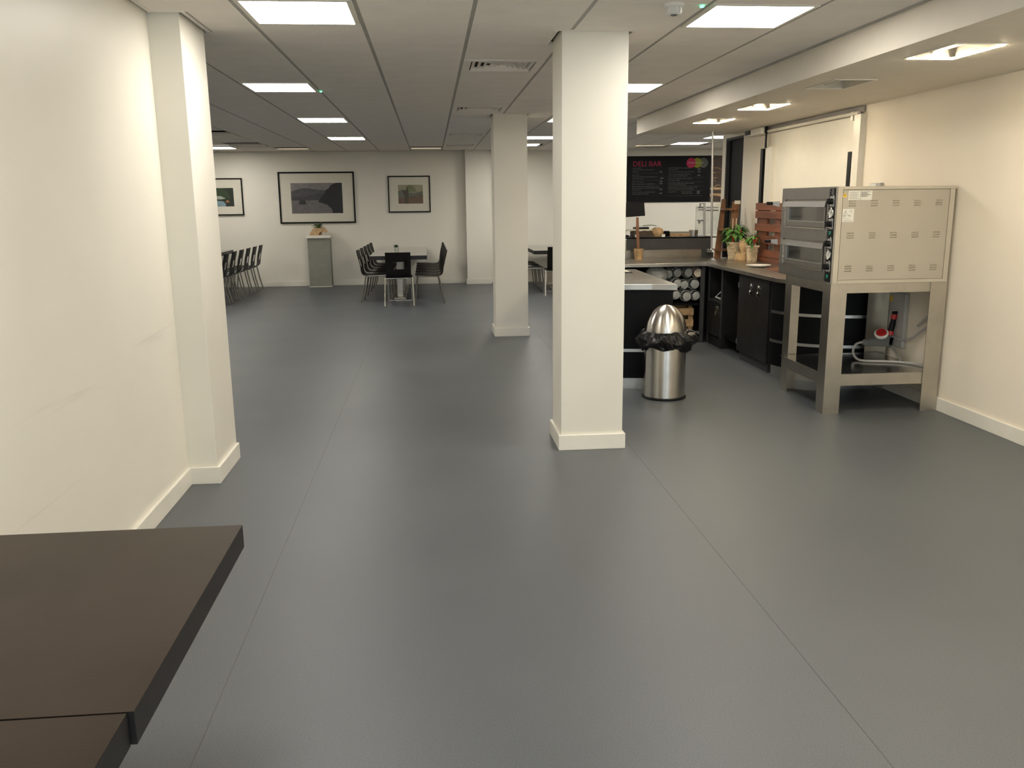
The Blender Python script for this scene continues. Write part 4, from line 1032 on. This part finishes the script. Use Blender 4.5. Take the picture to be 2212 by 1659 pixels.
# wicker baskets and chilli plants
def wicker(rb, rt, h, sq, n_rows):
    mb = MB(); n = 40
    for r in range(n_rows):
        z = h * (r + .5) / n_rows; rad = rb + (rt - rb) * (z / h)
        pts = []
        for i in range(n + 1):
            a = 2 * PI * i / n
            q = rad + .004 * math.cos(a * n / 2 + r * PI)
            if sq: q *= 1 / max(abs(math.cos(a)), abs(math.sin(a))) ** .7
            pts.append((q * math.cos(a), q * math.sin(a), z))
        mb.tube(pts, h / n_rows * .52, 4)
    return mb
def plant(parent, base_z, n, spread, h, seed, lf=.075):
    random.seed(seed)
    for k in range(7):
        a = random.uniform(0, 2 * PI); q = random.uniform(.2, 1)
        tip = Vector((math.cos(a) * spread * q * .7, math.sin(a) * spread * q * .7, base_z + h * random.uniform(.6, 1)))
        part('stem', MB().tube([(0.3 * tip.x, .3 * tip.y, base_z), (tip.x * .7, tip.y * .7, (base_z + tip.z) / 2), tip], .0025, 5), 'leafd', parent)
    for k in range(n):
        a = random.uniform(0, 2 * PI); q = random.random() ** .5; e = random.uniform(-.5, .6)
        p = (math.cos(a) * spread * q * .8, math.sin(a) * spread * q * .8, base_z + h * random.uniform(.22, 1) * (1 - .35 * q))
        mb = MB(); leaf_bm(mb, p, (math.cos(a) * math.cos(e), math.sin(a) * math.cos(e), math.sin(e)), lf * random.uniform(.8, 1.25), lf * .62, .5)
        part('leaf', mb, 'leaf' if k % 4 else 'leafd', parent)
t = thing('wicker_basket', 'larger round wicker basket planter on the right worktop', 'basket', (3.535, 9.87, .90), group='wicker baskets on the worktop')
part('weave', wicker(.058, .082, .185, False, 15), 'wicker', t)
part('liner', MB().lathe([(.052, .004), (.074, .17)], 18), 'shelfdark', t, True)
part('rim', MB().tube([(.087 * math.cos(a), .087 * math.sin(a), .188) for a in [2 * PI * i / 24 for i in range(25)]], .010, 8), 'wicker', t, True)
t2 = thing('chilli_plant', 'bushy green chilli plant growing in the larger wicker basket', 'plant', (3.535, 9.87, 1.08))
plant(t2, .0, 120, .13, .26, 11, .080)
for k, (x, y, z) in enumerate(((-.05, -.08, .05), (-.065, -.06, .08), (.04, -.08, .11), (.06, -.06, .12), (-.045, -.075, .02))):
    part('chilli', MB().tube([(x, y, z + .045), (x + .004, y, z + .02), (x + .002, y - .002, z - .01)], [.008, .009, .002], 8), 'chili', t2, True)
for k, x in enumerate((-.04, .0)): part('label_stick', B(x, x + .008, -.02, -.018, .0, .29), 'mount', t2)
t = thing('square_wicker_basket', 'smaller square wicker basket planter beside the pallet slats', 'basket', (3.585, 9.43, .90), group='wicker baskets on the worktop')
part('weave', wicker(.040, .050, .165, True, 15), 'wicker', t)
part('liner', B(-.034, .034, -.034, .034, .004, .15), 'shelfdark', t)
part('rim', MB().box(-.062, .062, -.062, -.046, .160, .178).box(-.062, .062, .046, .062, .160, .178).box(-.062, -.046, -.046, .046, .160, .178).box(.046, .062, -.046, .046, .160, .178), 'wicker', t, bevel=.004)
t2 = thing('small_chilli_plant', 'small chilli plant with red fruit in the square basket', 'plant', (3.585, 9.43, 1.06))
plant(t2, .0, 60, .06, .17, 5, .052)
for k, (x, y, z) in enumerate(((-.01, -.05, .06), (.015, -.055, .05), (.03, -.05, .07), (0.0, -.05, .03))):
    part('chilli', MB().tube([(x, y, z + .04), (x + .004, y, z + .02), (x, y - .002, z - .012)], [.007, .009, .002], 8), 'chili', t2, True)
part('label_stick', B(-.03, -.024, -.02, -.018, 0, .2), 'mount', t2)
random.seed(3)
def paperbag(name, loc, prof, ph, label, sc=(1, 1, 1)):
    o = part(name, crumple(prof, 16, ph, .06), 'kraft', None, True, loc=loc); o.scale = sc; tag(o, label, 'paper bag'); return o
paperbag('kraft_bag', (3.525, 9.60, .90), [(.060, 0), (.068, .02), (.062, .05), (.055, .078), (.02, .084)], 0, 'low crumpled kraft paper bag at the foot of the plants', (1.15, 1.0, 1.0))
paperbag('kraft_pouch', (3.60, 9.70, .90), [(.05, 0), (.05, .04), (.046, .09), (.056, .14), (.064, .185), (.056, .215), (.02, .235)], 2, 'taller rolled kraft paper pouch between the two wicker baskets')
# pallet
t = thing('pallet', 'brown stained wooden pallet leaning on the right wall behind the plants', 'pallet', (3.70, 8.9, .90))
for (z0, z1) in ((.565, .642), (.475, .555), (.335, .415), (.20, .287), (.055, .137), (-.0, .05)):
    part('slat', B(-.02, 0, -.55, .735, z0, z1), 'brown', t, bevel=.003)
for (y0, y1) in ((.43, .68), (.06, .20), (-.4, -.2)):
    part('upright', B(0, .03, y0, y1, .0, .62), 'brown', t)
tag(part('dinner_plate', MB().lathe([(.06, 0), (.075, .003), (.125, .018), (.128, .022), (.12, .02), (.07, .008), (.001, .007)], 40), 'white', None, True, loc=(3.35, 8.62, .90)), 'round white plate on the right worktop', 'plate')
t = thing('chopping_board', 'thin dark wooden board at the oven end of the worktop', 'board', (3.45, 8.05, .90))
part('board', B(-.16, .15, -.2, .2, 0, .014), 'brown', t, bevel=.003)
part('second_board', B(-.13, .15, -.18, .17, .014, .024), 'brown2', t)

# ================================================================ ISLAND AND BIN
t = thing('island_counter', 'black island counter with stainless top and steel bands, behind the near column', 'counter', (0, 0, 0))
top = [(1.40, 7.075), (1.58, 7.055), (1.82, 7.01), (2.02, 6.945), (2.05, 8.1), (2.06, 8.62), (1.40, 8.62)]
part('steel_top', MB().prism([(x, y, .852) for x, y in top], (0, 0, .048)), 'bench', t, bevel=.003)
part('body', MB().prism([(1.43, 7.105, .095), (1.58, 7.085, .095), (1.82, 7.04, .095), (1.995, 6.985, .095), (2.02, 8.1, .095), (2.02, 8.58, .095), (1.43, 8.58, .095)], (0, 0, .757)), 'black', t)
part('steel_band', MB().prism([(1.43, 7.101, .323), (1.58, 7.081, .323), (1.82, 7.036, .323), (1.90, 7.012, .323), (1.90, 7.02, .323), (1.58, 7.1, .323), (1.43, 7.115, .323)], (0, 0, .026)), 'steel', t)
part('kick_plate', MB().prism([(1.43, 7.115, 0), (1.58, 7.095, 0), (1.83, 7.05, 0), (1.85, 8.5, 0), (1.43, 8.5, 0)], (0, 0, .095)), 'steel', t)
t = thing('paper_tray', 'thin dark tray on the island top by the column', 'tray', (1.80, 8.25, .90))
part('tray', B(-.15, .12, -.1, .1, 0, .012), 'cabf', t); part('paper', B(-.13, .10, -.09, .08, .012, .015), 'mount', t)
t = thing('bullet_bin', 'round brushed steel bin with domed lid and black liner', 'bin', (1.872, 6.745, 0))
part('base_ring', MB().lathe([(.178, 0), (.180, .012), (.174, .020)], 40), 'blackp', t, True)
part('body', MB().lathe([(.168, .020), (.168, .455)], 48, cap0=False, cap1=False), 'steelbin', t, True)
R_ = .166
part('dome_lid', MB().lathe([(R_ + .002, .548), (R_ + .002, .556)] + [(R_ * math.cos(a), .556 + .205 * math.sin(a)) for a in [PI / 2 * k / 12 for k in range(1, 12)]] + [(.002, .7615)], 48), 'steelbin', t, True)
random.seed(21)
mb = MB(); n = 64; rings = []
prof = [(.150, .556), (.165, .552), (.182, .545), (.205, .525), (.222, .50), (.225, .475), (.212, .45), (.190, .425), (.176, .408), (.170, .412)]
for k, (r, z) in enumerate(prof):
    ring = []
    for i in range(n):
        a = 2 * PI * i / n
        amp = .0 if k < 2 else .016
        q = r + amp * (math.sin(a * 7 + k * .9) * .5 + math.sin(a * 13 - k * 1.3) * .35 + random.uniform(-.5, .5))
        q += (.035 if k in (3, 4, 5) else .015) * max(0, math.cos(a - .15)) + (.012 * max(0, math.cos(a - 3.3)) if k > 3 else 0)
        zz = z + (0 if k < 2 else .012 * math.sin(a * 5 + k) + random.uniform(-.005, .005)) - (.015 * math.cos(a * 2 + 1) if k > 6 else 0)
        ring.append(mb.bm.verts.new((q * math.cos(a), q * math.sin(a), zz)))
    rings.append(ring)
for k in range(len(rings) - 1):
    for i in range(n):
        j = (i + 1) % n; mb.bm.faces.new((rings[k][i], rings[k][j], rings[k + 1][j], rings[k + 1][i]))
part('bin_liner', mb, 'bag', t, label='black plastic bin liner folded over the rim')

# ================================================================ MENU BOARD
t = thing('menu_board', 'black deli bar menu board with pink title and three coloured circles', 'sign', (3.91, YB - .006, 1.545))
part('board', MB().prism([(0, -.02, 0), (1.70, -.02, .0), (1.70, -.02, .90), (0, -.02, .895)], (0, .02, 0)), 'black', t)
ph = part('food_photo', B(1.70, 2.05, -.02, 0, 0, .90), 'chocolate', t, label='brown food photograph at the right end')
random.seed(9)
for k in range(16):
    z = random.uniform(.05, .85); x = random.uniform(1.72, 1.9); ww = random.uniform(.05, .14)
    a0 = random.uniform(0, 1)
    pts = [(x + ww * math.cos(a), -.0205, z + .05 * math.sin(a)) for a in [a0 + PI * q / 8 for q in range(9)]]
    pts = [p for p in pts if 1.70 < p[0] < 2.05]
    if len(pts) > 2: part('pale_streak', MB().tube(pts, .006, 4), ('kraft', 'sepf', 'chocolate', 'paleW')[k % 4], ph)
part('pale_stripe', MB().box(1.705, 2.04, -.022, -.02, .235, .275), 'kraft', ph); part('pale_stripe', MB().box(1.705, 1.98, -.022, -.02, .10, .16), 'paleW', ph)
link('title', text_mesh('DELI BAR', .142, 'pink', 'XZ', (.11, -.0212, .70), cx=1.0), t, label='pink title lettering')
for x, m, nm in ((1.345, 'gprint', 'grey_circle'), (1.225, 'olive', 'olive_circle'), (1.105, 'pink', 'pink_circle')):
    k = {'gprint': 0, 'olive': 1, 'pink': 2}[m]
    x = {'gprint': 1.545, 'olive': 1.42, 'pink': 1.295}[m]
    part(nm, MB().prism([(x + .096 * math.cos(a), -.0208 - .0004 * k, .76 + .096 * math.sin(a)) for a in [2 * PI * i / 32 for i in range(32)]], (0, -.0003, 0)), m, t)
link('logo_lettering', text_mesh('THE ROTHWAYS', .037, 'pprint', 'XZ', (1.235, -.0228, .748), cx=1.12), t)
L1 = [(.655, 'Sandwich Board', 0), (.622, 'All served on granary, white or bloomer', 0), (.588, 'gluten free', 0), (.585, '2.50', 1),
      (.522, 'Jacket Board', 0), (.488, 'Fresh jackets. Fill with a salad topping and your', 0), (.453, 'choice of one board', 0), (.46, '+ £0.40', 1),
      (.390, 'Board 1: Just butter', 0), (.395, '£2.20', 1), (.348, 'Board 2: Cheese, beans or vegetable chilli', 0), (.352, '£2.95', 1),
      (.305, 'Board 3: Prawn mayo, tuna mayonnaise, hot roast', 0), (.270, 'ham and cheese, bacon, chicken or salmon and cream', 0), (.235, 'and spring onion', 0), (.24, '£3.60', 1),
      (.190, 'Board 4: Curry, cheese, beef, chicken tikka', 0), (.155, 'roasted vegetables, hot chicken', 0), (.165, '£3.80', 1)]
L2 = [(.655, 'Board 5: Chicken and bacon, cheese and', 0), (.622, 'caramelised onion', 0), (.63, '£3.60', 1), (.580, 'Board 6: Panini, melted ham, cheese and tomato', 0), (.582, '£3.75', 1),
      (.535, 'Board 7: Panini, mixed pepper, halloumi or', 0), (.500, 'grilled mozzarella, cheese and pesto', 0), (.51, '£4.00', 1),
      (.445, 'All served with salad and a choice of dressing', 0), (.410, 'Fruit, crisps or drinks', 0),
      (.360, 'Add any other topping: olives, coleslaw, jalapenos', 0), (.328, 'crisps or gherkins and a side salad', 0),
      (.280, 'All food is made to order. Please ask a member of staff', 0), (.247, 'if you have any dietary requirements and allergies', 0),
      (.190, 'Soup of the day', 0), (.190, '£2.00', 1), (.158, '£2.75', 1)]
a, b = [], []
for x0, xp, LL in ((.11, .65, L1), (.84, 1.42, L2)):
    for z, s_, p in LL:
        me = text_mesh(s_, .031 if not p else .029, 'pprint' if p else 'tprint', 'XZ', (xp + .012 if p else x0, -.0212, z), cx=.86)
        (b if p else a).append(me)
a.append(text_mesh('with crusty bread', .033, 'tprint', 'XZ', (1.12, -.0212, .19), cx=.86)); a.append(text_mesh('with a jacket potato', .033, 'tprint', 'XZ', (1.12, -.0212, .158), cx=.86))
link('menu_lettering', join_meshes(a, 'tprint'), t, kind='stuff'); link('price_lettering', join_meshes(b, 'pprint'), t, kind='stuff')
rl = MB()
for x0, x1, zs in ((.11, .72, (.565, .43)), (.84, 1.55, (.475, .39, .31, .225, .12))):
    for z in zs: rl.box(x0, x1, -.0212, -.0202, z, z + .003)
part('rule_lines', rl, 'gprint', t)
t = thing('wall_foliage', 'dark leafy wreath on the back wall left of the menu board', 'wreath', (3.82, YB - .03, 1.98))
random.seed(4)
part('wreath_stem', MB().tube([(.0, 0, -.17), (-.05, 0, -.05), (-.05, 0, .1), (0, 0, .18)], .008, 6), 'leafd', t)
for k in range(40):
    mb = MB(); zz = random.uniform(-.17, .18); a = random.uniform(0, 2 * PI)
    leaf_bm(mb, (random.uniform(-.06, .03), -.01, zz), (math.cos(a), -.4, math.sin(a)), .09, .04)
    part('leaf', mb, 'leafd', t)
